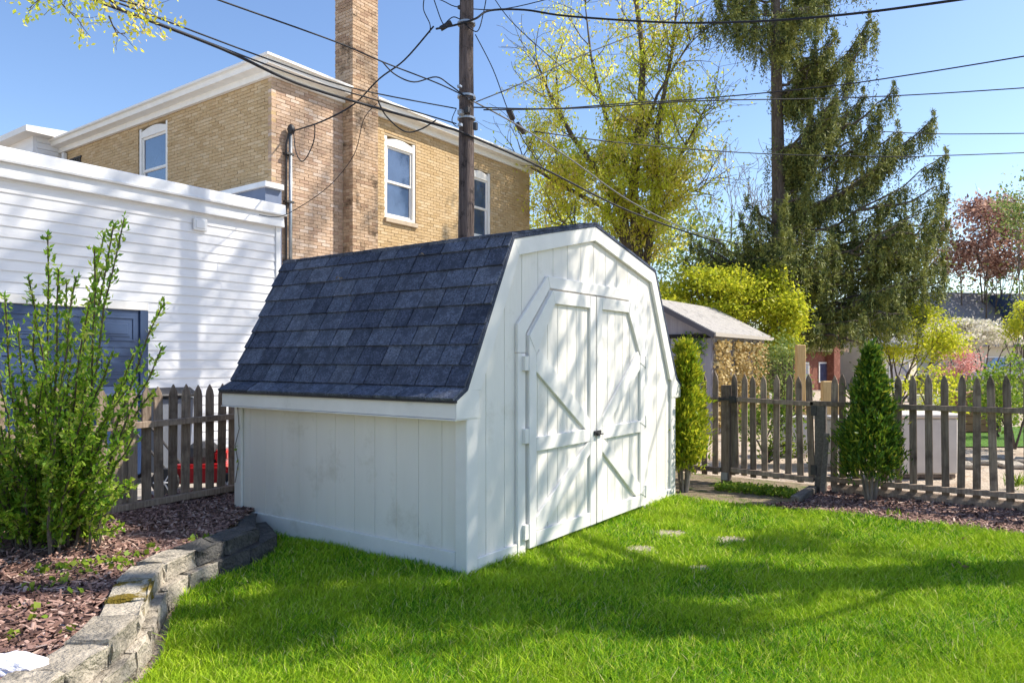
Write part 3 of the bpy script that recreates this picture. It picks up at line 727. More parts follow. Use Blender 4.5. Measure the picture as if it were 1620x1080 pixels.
# openings (plane, a0, a1, z0, z1)
bricks = []   # (world matrix, mat set, mat idx, length)
def wall_bricks(kind, a0, a1, z0, z1, opn, out, skip=None):
    row = 0; z = z0
    while z + BH < z1:
        a = a0 + (0 if row % 2 == 0 else -CWID / 2)
        while a < a1 - .03:
            b0, b1 = max(a, a0), min(a + BW, a1); a += CWID
            if b1 - b0 < .04: continue
            pieces = [(b0, b1)]
            for (o0, o1, p0, p1) in opn:
                if z + BH > p0 and z < p1:
                    np_ = []
                    for q0, q1 in pieces:
                        if q1 <= o0 or q0 >= o1: np_.append((q0, q1))
                        else:
                            if q0 < o0 - .03: np_.append((q0, o0))
                            if q1 > o1 + .03: np_.append((o1, q1))
                    pieces = np_
            for q0, q1 in pieces:
                out.append((kind, (q0 + q1) / 2, z + BH / 2, round(q1 - q0, 3)))
        z += CHGT; row += 1
bl = []
wall_bricks('F', HX, HX1, 2.6, HZ, OPN_F + [(CX0 - .0, CX1 + .0, 0, 20)], bl)
wall_bricks('L', HY + .002, HY1, 3.6, HZ, OPN_L, bl)
nb_house = len(bl)
wall_bricks('CF', CX0, CX1, 2.6, 10.3, [], bl)
wall_bricks('CL', CYF + .002, HY + .01, 2.6, HZ - .13, [], bl)
wall_bricks('CL', CYF + .002, CYB, HZ - .12, 10.3, [], bl)
wall_bricks('CR', CYF + .002, HY + .01, 2.6, 10.3, [], bl)
PLANE = {'F': HY, 'L': HX, 'CF': CYF, 'CL': CX0, 'CR': CX1}
rb = random.Random(31)
def bmat(kind, a, z):
    p = PLANE[kind] + rb.gauss(0, .0022)
    if kind in ('F', 'CF'): return Matrix.Translation((a, p + .05, z))
    if kind in ('L', 'CL'): return Matrix.Translation((p + .05, a, z)) @ Matrix.Rotation(math.pi/2, 4, 'Z')
    return Matrix.Translation((p - .05, a, z)) @ Matrix.Rotation(math.pi/2, 4, 'Z')
_bm = {}
def brick_mesh(ln, mats_, mi):
    k = (ln, mats_[0].name, mi)
    if k not in _bm:
        h = ln / 2
        _bm[k] = MB().box((-h, -.05, -BH/2), (h, .05, BH/2)).mesh('brick', mats_[mi])
    return _bm[k]
def vis_rank(e):
    kind, a, z, ln = e
    pos = np.array([a, PLANE[kind], z]) if kind in ('F', 'CF') else np.array([PLANE[kind], a, z])
    d = depth(pos); c = pos - CAM; lat = (c[:2] @ np.array([RU[0], RV[0]])) / d; yy = CY - (z - EYE) / d * F_PX; xx = 810 + lat * F_PX
    inf = 0 < xx < 1620 and 0 < yy < 1080 and not (kind == 'CR')
    if kind == 'L' and yy > 240 + .196 * xx - 4: inf = False
    if kind == 'F' and (yy > 415 - .12 * max(0, xx - 447) or (xx < 444 and yy > 320)): inf = False
    return (0 if inf else 1000) + d
def lay(entries, mats_, parent, nm):
    order = sorted(range(len(entries)), key=lambda i: vis_rank(entries[i])); single = set(order[:300])
    big = MB()
    for i, e in enumerate(entries):
        kind, a, z, ln = e; m = bmat(kind, a, z); mi = rb.choice([0, 0, 1, 1, 2, 3, 4, 5]) + (6 if kind == 'F' and a < CX0 else 0)
        if i in single: link('brick', brick_mesh(ln, mats_, mi), parent, mtx=m)
        else:
            h = ln / 2; vs = [m @ Vector(p) for p in [(-h,-.05,-BH/2),(h,-.05,-BH/2),(h,.05,-BH/2),(-h,.05,-BH/2),(-h,-.05,BH/2),(h,-.05,BH/2),(h,.05,BH/2),(-h,.05,BH/2)]]
            big.add(vs, [(0,3,2,1),(4,5,6,7),(0,1,5,4),(1,2,6,5),(2,3,7,6),(3,0,4,7)], mi)
    me = bpy.data.meshes.new('brickwork'); me.from_pydata(big.v, [], big.f)
    for m_ in mats_: me.materials.append(m_)
    me.polygons.foreach_set('material_index', big.m); me.update()
    setp(link('brickwork', me, parent), kind='stuff')
lay(bl[:nb_house], BRICKS, wf, 'brick'); lay(bl[nb_house:], CHBRICKS, chim, 'brick')
# windows
def window_f(x0, x1, z0, z1, arch=.10, axis='F'):
    """double-hung window in the front (F) or left (L) wall"""
    def T(a, d, z): return (a, HY + d, z) if axis == 'F' else (HX + d, a, z)
    def bx(mb, a0, a1, d0, d1, za, zb):
        p = T(a0, d0, za); q = T(a1, d1, zb); mb.box(np.minimum(p, q), np.maximum(p, q)); return mb
    mb = MB(); t = .085
    bx(mb, x0, x0 + t, .02, .12, z0, z1 - .0); bx(mb, x1 - t, x1, .02, .12, z0, z1)
    bx(mb, x0 + t, x1 - t, .02, .12, z0, z0 + t * .8)
    # arched head
    n_ = 8; w_ = x1 - x0
    zc = [z1 - arch + arch * math.sin(math.pi * i / n_) for i in range(n_ + 1)]
    zi = z1 - arch - .1
    for i in range(n_):
        a0 = x0 + w_ * i / n_; a1 = x0 + w_ * (i + 1) / n_
        vs = [T(a0, .022, zi), T(a1, .022, zi), T(a1, .022, zc[i+1]), T(a0, .022, zc[i]), T(a0, .118, zi), T(a1, .118, zi), T(a1, .118, zc[i+1]), T(a0, .118, zc[i])]
        mb.add(vs, [(0,1,2,3),(7,6,5,4),(0,4,5,1),(3,2,6,7),(0,3,7,4),(1,5,6,2)])
    win = mb.obj('window', WHITE2, house)
    zm = (z0 + zi) / 2 + .02
    s1 = MB(); f_ = .05
    for za, zb, d in ((z0 + t * .8, zm + .02, .075), (zm - .02, zi, .055)):
        bx(s1, x0 + t, x0 + t + f_, d, d + .03, za, zb); bx(s1, x1 - t - f_, x1 - t, d, d + .03, za, zb)
        bx(s1, x0 + t + f_, x1 - t - f_, d, d + .03, za, za + f_); bx(s1, x0 + t + f_, x1 - t - f_, d, d + .03, zb - f_, zb)
    s1.obj('sash', WHITE2, win)
    for za, zb, d in ((z0 + t * .8 + f_, zm + .02 - f_, .090), (zm - .02 + f_, zi - f_, .070)):
        bx(MB(), x0 + t + f_, x1 - t - f_, d, d + .006, za, zb).obj('pane', GLASS, win)
    bx(MB(), x0 - .02, x1 + .02, -.06, .02, z0 - .10, z0 - .002).obj('sill', M('stone_sill', (.52, .43, .32), (.42, .34, .25), 8, .9) if axis == 'F' else WHITE2, win, bevel=.008)
    return win
window_f(*OPN_F[0][:2], 4.46, 6.25); window_f(*OPN_F[1][:2], 4.46, 6.19); window_f(12.10, 13.28, 4.76, 6.49, axis='L')
mb = MB()
for k in range(5): mb.box((HX - .03, 16.02 + k * .12, 6.05), (HX - .004, 16.07 + k * .12, 6.32))
mb.box((HX - .03, 15.98, 6.32), (HX - .004, 16.62, 6.36)); mb.obj('grille', IRON, house)
# cornice
CPROF = [(.0, -.12), (.07, -.12), (.07, .0), (.24, .015), (.255, .11), (.31, .125), (.31, .17), (-.3, .19)]
def cornice(path):
    '''path: function (offset) -> list of plan points; sweeps the profile with mitred corners'''
    mb = MB(); rows_ = [[(x, y, HZ + z) for x, y in path(o)] for o, z in CPROF]; n_ = len(rows_[0])
    mb.add([p for r_ in rows_ for p in r_], [(i*n_+k, i*n_+k+1, (i+1)*n_+k+1, (i+1)*n_+k) for i in range(len(CPROF)-1) for k in range(n_-1)])
    mb.add([r_[0] for r_ in rows_], [tuple(range(len(rows_)))]); mb.add([r_[-1] for r_ in rows_], [tuple(range(len(rows_)))])
    mb.obj('cornice', WHITE2, house)
cornice(lambda o: [(HX - o, HY1), (HX - o, HY - o), (CX0 - .004, HY - o)])
cornice(lambda o: [(CX1 + .004, HY - o), (HX1 + o, HY - o), (HX1 + o, HY1)])
MB().box((HX - .2, HY + .3, HZ + .15), (HX1 + .2, HY1, HZ + .21)).obj('roof', FARROOF, house)
box('downspout', FLASH, (HX - .10, HY1 - .35, 3), (HX - .005, HY1 - .25, HZ - .15), house, .01)
# small annex and lean-to beside the house
an = MB().box((4.13, 17.1, 0), (4.77, 21, 6.9)).obj('annex_wall', SIDING, house)
for k in range(8): box('siding_board', SIDING, (4.2, 17.075, 5.7 + k * .15), (4.70, 17.098, 5.7 + k * .15 + .14), an, .006)
MB().prism([(3.85, 6.88), (3.85, 7.02), (4.9, 7.1), (4.9, 6.88)], 16.75, 21.2).obj('annex_roof', WHITE2, house)
MB().box((4.42, 8.2, 3.0), (4.765, 9.7, 4.43)).obj('lean_to_wall', NAVY if False else M('blue_grey_siding', (.16, .20, .30), (.13, .17, .26), 5, .6), house)
MB().box((4.36, 8.12, 4.432), (4.764, 9.8, 4.53)).obj('lean_to_trim', FLASH, house, bevel=.006)
# service mast
mast = thing('service_mast', 'galvanised electric service mast with black cap and meter cable on brick corner', 'service mast', (5.13, HY - .1, 2.4))
MB().tube([(5.13, HY - .08, 2.4), (5.13, HY - .08, 5.62)], .035, 10).obj('pipe', STEEL, mast, smooth=True)
MB().lathe([(.03, 0), (.06, .02), (.075, .09), (.05, .16), (.02, .18)], (5.13, HY - .10, 5.6), 10).obj('weatherhead', BLACKP, mast, smooth=True)
MB().tube([(5.06, HY - .05, 2.4), (5.06, HY - .05, 5.4), (5.09, HY - .09, 5.62)], .02, 8).obj('cable', BLACKP, mast)
for z in (3.2, 4.3, 5.2): MB().box((5.02, HY - .12, z), (5.19, HY - .0, z + .04)).obj('clamp', IRON, mast)
dsp = MB().box((GX1 + .22, YG + .6, 0), (GX1 + .31, YG + .69, 3.7))

# ================================================================== UTILITY POLE AND WIRES
PLX, PLY = 5.06, 4.11
pole = thing('utility_pole', 'dark cracked wooden utility pole rising behind the white shed', 'utility pole', (PLX, PLY, 0))
mb = MB(); pts = []; rad = []
for i in range(24):
    z = -.05 + i * .42; pts.append((PLX + .006 * math.sin(i * 1.3), PLY + .006 * math.cos(i * 1.7), z)); rad.append(.142 - .0022 * i + random.uniform(-.002, .002))
mb.tube(pts, rad, 18); mb.obj('shaft', POLEWOOD, pole, smooth=True)
def onpole(px, py): return D(px, py, depth((PLX, PLY)))
PD = depth((PLX, PLY))
def hw(px, py, w, h, mat=IRON, nm='bracket', d=-.16):
    c = D(px, py, PD + d); MB().box(c - np.array([w, w, h]) / 2, c + np.array([w, w, h]) / 2).obj(nm, mat, pole, bevel=.006)
hw(727, 12, .05, .05, IRON, 'insulator', 0); hw(727, 137, .06, .04, STEEL); hw(748, 156, .07, .05, IRON); hw(740, 175, .07, .09, IRON)
hw(729, 178, .08, .07, STEEL); hw(752, 200, .06, .11, BLACKP, 'clamp'); hw(728, 198, .06, .05, STEEL); 
for py_ in (155, 40, 190):
    zz = D(736, py_, PD)[2]; MB().lathe([(.125, 0), (.139, 0), (.139, .03), (.125, .03)], (PLX, PLY, zz), 18).obj('strap', STEEL, pole)
def wire(label, pts, r=.009, mat=WIRE, group=None, name='overhead_wire', world=None, sub=6):
    """pts: (px, py, depth) way-points, smoothed; hangs at its own distance"""
    P = [Vector(D(*p)) for p in pts] if world is None else [Vector(p) for p in world]
    out = []
    for i in range(len(P) - 1):
        p0 = P[max(i-1, 0)]; p1 = P[i]; p2 = P[i+1]; p3 = P[min(i+2, len(P)-1)]
        for k in range(sub):
            t = k / sub
            out.append(.5 * ((2*p1) + (p2-p0)*t + (2*p0-5*p1+4*p2-p3)*t*t + (3*p1-p0-3*p2+p3)*t*t*t))
    out.append(P[-1])
    if pts is not None and pts[-1][0] >= 1600:      # runs on to the next pole out of the picture
        e_ = out[-1]; out.append(e_ + (e_ - out[-3]).normalized() * 14)
    o = MB().tube(out, r * .82, 6).obj(name, mat, smooth=True)
    return setp(o, label, 'wire', group)
p = PD
wire('thickest black cable bundle sloping over the brick house corner down to the pole', [(60, -35, 6.2), (150, 0, 6.8), (350, 77, 8.2), (470, 132, 9.2), (600, 172, 10.1), (700, 200, p-.12), (738, 213, p-.16), (850, 262, p+1.2), (1000, 336, p+4), (1140, 385, p+7)], .022)
wire('thin wire just above the thickest cable bundle over the brick house', [(110, -22, 6.2), (195, 8, 6.8), (430, 96, 8.8), (560, 140, 9.8), (722, 172, p-.12)], .011)
wire('second thin wire strung beside the thickest cable over the house cornice', [(85, -25, 6.4), (300, 56, 8.0), (480, 124, 9.4), (600, 160, 10.2), (722, 196, p-.12)], .012)
wire('single black wire crossing the chimney high up towards the pole', [(300, -18, 7.5), (345, 0, 7.8), (530, 66, 9.4), (605, 98, 10), (690, 131, p-.3), (735, 152, p-.16)], .012)
wire('wavy looped communication cable hanging off the wire by the chimney', [(605, 98, 10), (625, 118, 10.1), (655, 130, 10.4), (690, 122, 10.7), (712, 135, 10.9), (740, 156, p-.17)], .012)
a = D(686, 45, PD)
wire('thick service drop cable running from pole splices to the mast on the house', None, .017, world=[tuple(D(686, 42, PD)), tuple(D(640, 95, PD + .4)), tuple(D(600, 125, PD + .8)), tuple(D(560, 165, PD + 1.2)), tuple(D(510, 192, 12.2)), (5.16, HY - .13, 5.66)])
wire('slack black loop of cable drooping beside the service mast', None, .012, world=[(5.16, HY - .13, 5.7), tuple(D(468, 240, 12.6)), tuple(D(480, 255, 12.5)), tuple(D(496, 225, 12.4)), tuple(D(498, 196, 12.3))])
wire('slack grey cable looping under the house cornice near the pole', [(598, 160, 10.3), (612, 185, 10.4), (640, 208, 10.6), (665, 205, 10.8), (690, 190, p-.1)], .013)
wire('thin dark wire hanging across the chimney and brick wall to garage', [(595, 165, 10.2), (575, 190, 10.4), (560, 245, 10.8), (520, 295, 11.0), (470, 330, 11.0), (440, 343, 10.9), (410, 340, 10.9)], .007)
wire('heavy black cable leaving the pole top to the right across yellow tree and spruce', [(690, 46, p), (720, 40, p-.2), (752, 30, p-.15), (775, 17, p), (830, 16, p+.2), (900, 26, p), (1060, 36, p-.5), (1200, 34, p-1.2), (1350, 22, p-2), (1530, -2, p-3), (1640, -20, p-3.5)], .019)
wire('thin wire rising right from the pole across top of the yellow tree', [(752, 162, p), (830, 130, p+1), (920, 88, p+2), (1020, 48, p+3), (1120, 0, p+4), (1200, -40, p+5)], .011)
wire('upper one of two wires crossing the spruce, climbing towards the right', [(765, 174, p), (880, 172, p+.5), (1000, 163, p+.8), (1100, 157, p+1), (1300, 138, p+.5), (1450, 117, p), (1640, 86, p-1)], .012)
wire('lower one of two wires crossing the spruce, nearly level', [(748, 170, p), (900, 172, p+.5), (1100, 160, p+1), (1300, 156, p+1.5), (1450, 150, p+1.5), (1640, 138, p+1)], .012)
wire('thin level wire behind the spruce branch tips', [(1380, 207, 17), (1480, 212, 17), (1640, 211, 16)], .013)
wire('lowest long wire passing yellow tree, bare trunk and spruce', [(845, 208, p), (1000, 228, p+1), (1200, 243, p+2), (1400, 248, p+2), (1500, 246, p+2), (1640, 241, p+2)], .011)
wire('steep guy wire from pole with black strain insulator', [(752, 55, p-.1), (780, 110, p+.3), (800, 165, p+.6), (808, 182, p+.7), (830, 225, p+1.0), (862, 270, p+1.4)], .010)
wire('bright sagging cable from pole strap down to the right past the yellow tree', [(740, 156, p-.16), (790, 182, p+.3), (830, 205, p+.8), (900, 250, p+2), (1000, 320, p+4), (1100, 368, p+6), (1180, 388, p+8)], .015, WIREG)
wire('thin dark wire hanging at left of the pole by the brackets', [(722, 172, p-.1), (715, 190, p-.1), (722, 200, p-.1), (732, 196, p-.1)], .008)
wire('thin wire falling behind the pole toward yellow tree', [(780, -5, p), (810, 35, p+.6), (870, 90, p+1.4), (960, 165, p+3), (1060, 235, p+5)], .009)
for i, q in enumerate([[(672, -8, p), (670, 15, p), (680, 38, p), (680, 52, p)], [(684, -8, p), (690, 10, p), (697, 30, p), (702, 40, p)], [(700, 42, p), (715, 28, p), (726, 30, p-.05), (738, 38, p-.16)], [(735, 38, p-.16), (755, 50, p-.1), (765, 20, p), (770, -8, p)]]):
    wire(['outermost loose jumper loop left of the pole top', 'inner loose jumper loop left of the pole top', 'short jumper from black splice sleeve into the pole', 'jumper loop hanging right of the pole top'][i], q, .010)
wire('near level thin wire tied to the pole top', [(600, -25, p), (690, -2, p), (727, 12, p), (800, 14, p+.3), (900, -10, p+.4)], .009)
o = MB().tube([D(697, 46, PD), D(714, 36, PD)], .04, 10).obj('splice_sleeve', BLACKP); setp(o, 'black cable splice sleeve hanging left of the pole', 'cable splice')
o = MB().tube([D(805, 174, PD + .6), D(811, 188, PD + .75)], .05, 10).obj('strain_insulator', BLACKP); setp(o, 'black strain insulator on the steep guy wire', 'insulator')
o = MB().tube([D(818, 196, PD + .7), D(829, 210, PD + .85)], .045, 8).obj('splice_sleeve', IRON); setp(o, 'rusty brown splice on the bright sagging cable', 'cable splice')

# ================================================================== VEGETATION TOOLS
def grow(tubes, tips, p, d, ln, r, lvl, mx, rg, kids=4, spread=.7, up=.12, wob=.16, shrink=.62, seg=5, start=.3, minr=.004):
    pts = [np.array(p, float)]; rad = [r]; d = unit(np.array(d, float)); cur = np.array(p, float)
    for i in range(seg):
        d = unit(d + rg.normal(size=3) * wob + np.array([0, 0, up])); cur = cur + d * ln / seg; pts.append(cur.copy())
        rad.append(max(minr, r * (1 - .72 * (i + 1) / seg)))
    tubes.append((pts, rad))
    if lvl >= mx:
        for i in range(1, len(pts)): tips.append((pts[i], unit(pts[i] - pts[i-1])))
        return
    for k in range(kids):
        t = start + (1 - start) * (k + rg.random()) / kids; i = min(int(t * seg), seg - 1); f = t * seg - i
        q = pts[i] * (1 - f) + pts[i+1] * f; dd = unit(pts[i+1] - pts[i])
        s = rg.normal(size=3); s = unit(s - dd * (s @ dd)); nd = unit(dd * (1 - spread * .5) + s * spread)
        grow(tubes, tips, q, nd, ln * shrink * (.75 + .5 * rg.random()) * (1.15 - .35 * t), max(minr, rad[i] * .6), lvl + 1, mx, rg, kids, spread, up, wob, shrink, seg, .25, minr)
def build_tree(name, label, cat, base, stems, leafmat, bark, nleaf, lsize, rg, mx=3, kids=4, spread=.7, up=.1, wob=.15, shrink=.6, group=None, clump=.12, droop=0, minr=.004, sides=5, ratio=.55, keep=None):
    root = thing(name, label, cat, tuple(map(float, base)), group)
    tubes, tips = [], []
    for (p, d, ln, r) in stems: grow(tubes, tips, p, d, ln, r, 0, mx, rg, kids, spread, up, wob, shrink, minr=minr)
    mb = MB()
    for pts, rad in tubes: mb.tube(pts, rad, sides if rad[0] > .02 else 4, cap=False)
    mb.obj('trunk', bark, root, smooth=True)
    if nleaf:
        tp = np.array([t[0] for t in tips]); td = np.array([t[1] for t in tips])
        idx = rg.integers(0, len(tp), nleaf); P = tp[idx] + rg.normal(size=(nleaf, 3)) * clump
        if keep is not None:
            k_ = keep(P); P = P[k_]; idx = idx[k_]
        n_ = len(P); dr_ = td[idx] * .5 + rg.normal(size=(n_, 3)) * .7 + np.array([0, 0, -droop])
        sz = lsize * (.6 + .8 * rg.random(n_))
        v, q = leaves(P, dr_, sz, sz * ratio, rg); link('crown', bigmesh('crown', v, q, leafmat), root)
    return root
def right(lat, up=0, dep=0):
    return np.array([lat * RU[0] + dep * RU[1], lat * RV[0] + dep * RV[1], up])

# ---- big privet shrub by the left fence
rg = np.random.default_rng(21)
shrub = thing('privet_shrub', 'tall upright leafy green shrub with long wispy shoots in the mulch bed', 'shrub', (-1.75, 2.0, .14))
mb = MB(); LP, LDir, LS = [], [], []
SHT = [(-30, 440), (10, 470), (45, 440), (75, 370), (90, 420), (105, 450), (125, 440), (150, 395), (165, 365), (178, 360), (198, 348), (160, 430), (140, 470), (60, 500), (30, 520), (110, 520), (215, 560), (235, 620), (262, 478), (258, 555), (200, 600), (180, 560), (-10, 540), (20, 600), (80, 580), (130, 600), (0, 680), (50, 690), (100, 680), (150, 690), (190, 700), (215, 690), (10, 760), (60, 770), (120, 760), (170, 770), (205, 760), (-30, 650), (-40, 760), (75, 640), (140, 640), (30, 640)]
def shoot(px, py, dd, dens, base=None):
    dp = 4.35 + dd; tip = D(px, py, dp)
    bx_ = (px - 95) * .42 + 85; b = G(bx_, 862 + rg.normal() * 9, .15) if base is None else base
    b = b + np.array([rg.normal() * .05, rg.normal() * .05, 0])
    n_ = 9; pts = []
    for i in range(n_):
        t = i / (n_ - 1); q = b * (1 - t) + tip * t; q = q + (tip - b) * np.array([1, 1, 0]) * (-.22 * math.sin(math.pi * t)) + rg.normal(size=3) * .010
        pts.append(q)
    Ls = np.linalg.norm(tip - b)
    mb.tube(pts, [.009 * (1 - .8 * i / n_) + .0012 for i in range(n_)], 5, cap=False)
    m_ = int(dens * Ls)
    pp = np.array(pts)
    for k in range(m_):
        t = .10 + .90 * (k + rg.random()) / m_; i = min(int(t * (n_ - 1)), n_ - 2); f = t * (n_ - 1) - i; q = pp[i] * (1 - f) + pp[i+1] * f
        ax = unit(pp[i+1] - pp[i]); side = rg.normal(size=3); side = unit(side - ax * (side @ ax))
        # short side twig carrying leaves
        tl_ = (.05 + .12 * (1 - t) * rg.random()) * (1 if rg.random() < .55 else .1)
        for j in range(3):
            u_ = q + (side * .8 + ax * .6) * tl_ * (j + .3) / 3
            LP.append(u_); LDir.append(unit(side * (1 if j % 2 else -.3) + ax * .9 + rg.normal(size=3) * .35)); LS.append(.032 + .022 * rg.random() * (1.1 - .5 * t))
for px, py in SHT: shoot(px, py, rg.normal() * .18, 62 if py < 560 else 90)
for k in range(46): shoot(rg.uniform(-110, 215), rg.uniform(590, 835), rg.normal() * .22 - .05, 110)
mb.obj('stem', BARK, shrub)
LP, LDir, LS = np.array(LP), np.array(LDir), np.array(LS)
v, q = leaves(LP, LDir, LS, LS * .45, rg, .15); link('foliage', bigmesh('foliage', v, q, SHRUBL), shrub)

# ---- small weeds in the raised bed
def weed(p, n_, size, label, mat=GREENL, grp='weeds sprouting in the mulch bed'):
    P = np.tile(np.array(p, float), (n_, 1)) + rg.normal(size=(n_, 3)) * np.array([size, size, .006]) + np.array([0, 0, .012])
    d = rg.normal(size=(n_, 3)) * np.array([1, 1, .2]) + np.array([0, 0, .55]); s_ = .026 + .022 * rg.random(n_)
    v, q = leaves(P, d, s_, s_ * .8, rg, .12)
    root = thing('weed', label, 'weed', tuple(map(float, p)), grp)
    setp(link('leaf_cluster', bigmesh('leaf_cluster', v, q, mat), root), kind='stuff')
    mbx = MB()
    for k in range(min(5, n_)): mbx.tube([np.array(p) - np.array([0, 0, .01]), P[k]], .0018, 4)
    mbx.obj('stem', SHRUBL, root)
WEEDS = [(70, 905, 26, .05), (110, 900, 24, .05), (150, 895, 30, .06), (185, 890, 26, .05), (215, 880, 16, .04), (240, 868, 8, .02), (60, 935, 10, .04), (95, 925, 12, .04), (310, 858, 12, .04), (330, 853, 9, .03),
         (10, 1010, 6, .02), (62, 985, 4, .03), (60, 965, 4, .03), (125, 942, 4, .02), (35, 960, 4, .03), (105, 1003, 5, .02), (200, 900, 14, .04), (130, 910, 20, .06)]

WL = ['broad patch of round leaved weeds under the shrub', 'pale seedlings scattered in the bark mulch', 'small green seedlings in dark shaded mulch near the shed']
for px, py, n_, sz in WEEDS:
    k = 2 if px > 300 else (0 if n_ >= 14 else 1)
    weed(G(px, py, .17), n_, sz, WL[k])
# groundcover by the gate
P = np.stack([3.75 + .33 * rng.random(1600), -.22 - .78 * rng.random(1600), .012 + .05 * rng.random(1600)], 1)
v, q = leaves(P, rng.normal(size=(1600, 3)) + np.array([0, 0, .8]), .035, .025, rng)
setp(link('ground_cover', bigmesh('ground_cover', v, q, GREENL)), 'low green ground cover with pale flowers at the foot of the gate', 'ground cover', kind='stuff')
for i, (px, py) in enumerate([(1415, 818), (1475, 793), (1610, 770), (1525, 905)]):
    c = G(px, py); n_ = 60 if i == 2 else 30; hh = .16 if i == 2 else .07
    Pp = c + rg.normal(size=(n_, 3)) * np.array([.05, .05, 0]); Pp[:, 2] = .004
    if i == 3: continue
    v, q = leaves(Pp, rg.normal(size=(n_, 3)) * .5 + np.array([0, 0, 1.2]), hh * (.6 + .6 * rg.random(n_)), .016, rg)
    root = thing('grass_tuft', ['loose grass tuft on the mulch edge near the round evergreen', 'thin weed tuft at the foot of the long fence', 'leafy green clump by the fence end'][i], 'grass tuft', tuple(map(float, c)))
    link('blade_cluster', bigmesh('blade_cluster', v, q, GREENL), root)

# ---- arborvitae
def arborvitae(base, h, rad, prof_, mat, label, nspray, seed, lowbare, stems=6):
    r = np.random.default_rng(seed); root = thing('arborvitae', label, 'shrub', tuple(map(float, base)))
    mbx = MB()
    for k in range(stems):
        a = 2 * math.pi * k / stems; o = np.array([math.cos(a), math.sin(a), 0])
        mbx.tube([base + o * .03, base + o * rad * .35 + np.array([0, 0, h * .2]), base + o * rad * .4 + np.array([0, 0, h * .5]), base + o * .02 + np.array([0, 0, h * .92])], [.016, .012, .008, .003], 5)
    mbx.obj('stem', PALEBARK, root)
    nc_ = 150; tc = lowbare + (1 - lowbare) * r.random(nc_) ** 1.15; ac = r.random(nc_) * 2 * np.pi
    Rc = np.interp(tc, [p_[0] for p_ in prof_], [p_[1] for p_ in prof_]) * rad * (.55 + .5 * r.random(nc_))
    cc_ = base + np.stack([np.cos(ac) * Rc, np.sin(ac) * Rc, tc * h], 1); ii = r.integers(0, nc_, nspray)
    o = np.stack([np.cos(ac), np.sin(ac), 0 * ac], 1)[ii]; sgc = (.018 + .040 * Rc / rad)[ii][:, None]
    P0 = cc_[ii] + r.normal(size=(nspray, 3)) * sgc * np.array([1, 1, 1.5]) + (o * .3 + np.array([0, 0, .8])) * sgc * np.abs(r.normal(size=(nspray, 1)))
    V, Q = [], []; off = 0
    for j in range(6):
        d = o * (.55 + .25 * r.normal(size=(nspray, 1))) + np.array([0, 0, .85]) + r.normal(size=(nspray, 3)) * .42
        s_ = .04 + .035 * r.random(nspray)
        v, q = leaves(P0 + r.normal(size=(nspray, 3)) * .016, d, s_, s_ * .28, r, .1); V.append(v); Q.append(q + off); off += len(v)
    link('foliage', bigmesh('foliage', np.concatenate(V), np.concatenate(Q), mat), root)
b1 = np.array([3.52, .0, 0])
arborvitae(b1, 1.50, .185, [(0, .5), (.2, .75), (.32, 1.0), (.6, .75), (.85, .45), (1, .06)], THUJA, 'narrow yellow green evergreen squeezed between shed corner and fence', 2600, 3, .2)
b2 = np.append(G(1377, 795)[:2], 0)
arborvitae(b2, 1.42, .235, [(0, .6), (.2, .8), (.30, 1.0), (.45, .82), (.6, .52), (.85, .25), (1, .03)], THUJAD, 'dark green cone shaped evergreen with bare lower stems in the mulch', 3000, 8, .2, 9)

# ---- yellow-green maple behind the house
rg = np.random.default_rng(42)
TB = D(1010, 640, 20); TB[2] = 0
st = []
def stem_from_px(path, d0, r0):
    return [D(x, y, d0) for x, y in path], r0
root = thing('maple_tree', 'tall maple with airy yellow green spring leaves behind the brick house', 'tree', tuple(map(float, TB)))
tubes, tips = [], []
main = [([(1012, 640), (1010, 420), (1002, 300), (1012, 190), (1018, 90), (1005, -10), (1000, -90)], .20), ([(1014, 470), (1036, 330), (1040, 200), (1062, 90), (1075, -30)], .13),
        ([(1006, 450), (985, 340), (945, 270), (905, 215), (870, 150), (850, 100)], .14), ([(1008, 420), (960, 330), (900, 300), (850, 270), (820, 255)], .10), ([(1014, 380), (1050, 330), (1090, 300), (1130, 310)], .07),
        ([(1003, 300), (960, 190), (935, 90), (925, 0)], .09), ([(1030, 330), (1080, 240), (1110, 180)], .07), ([(1004, 250), (1040, 150), (1095, 60)], .07), ([(990, 400), (930, 370), (870, 350)], .06)]
for path, r0 in main:
    off = rg.normal() * .5
    P = [np.array(D(x, y, 20 + off * i / len(path) * 2)) for i, (x, y) in enumerate(path)]
    n_ = len(P); tubes.append((P, [r0 * (1 - .85 * i / (n_ - 1)) for i in range(n_)]))
    for i in range(1, n_):
        for k in range(6):
            f = rg.random(); q = P[i-1] * (1 - f) + P[i] * f; a = rg.random() * 2 * math.pi
            if q[2] < 3.6: continue
            grow(tubes, tips, q, right(math.cos(a), .75, math.sin(a)), 1.15 + .5 * rg.random(), .020, 1, 2, rg, 5, .75, .05, .2, .6, 4, .2, .006)
mb = MB()
for pts, rad in tubes: mb.tube(pts, rad, 7 if rad[0] > .03 else 4, cap=False)
mb.obj('trunk', BARK, root, smooth=True)
tp = np.array([t[0] for t in tips]); nl = 82000; idx = rg.integers(0, len(tp), nl)
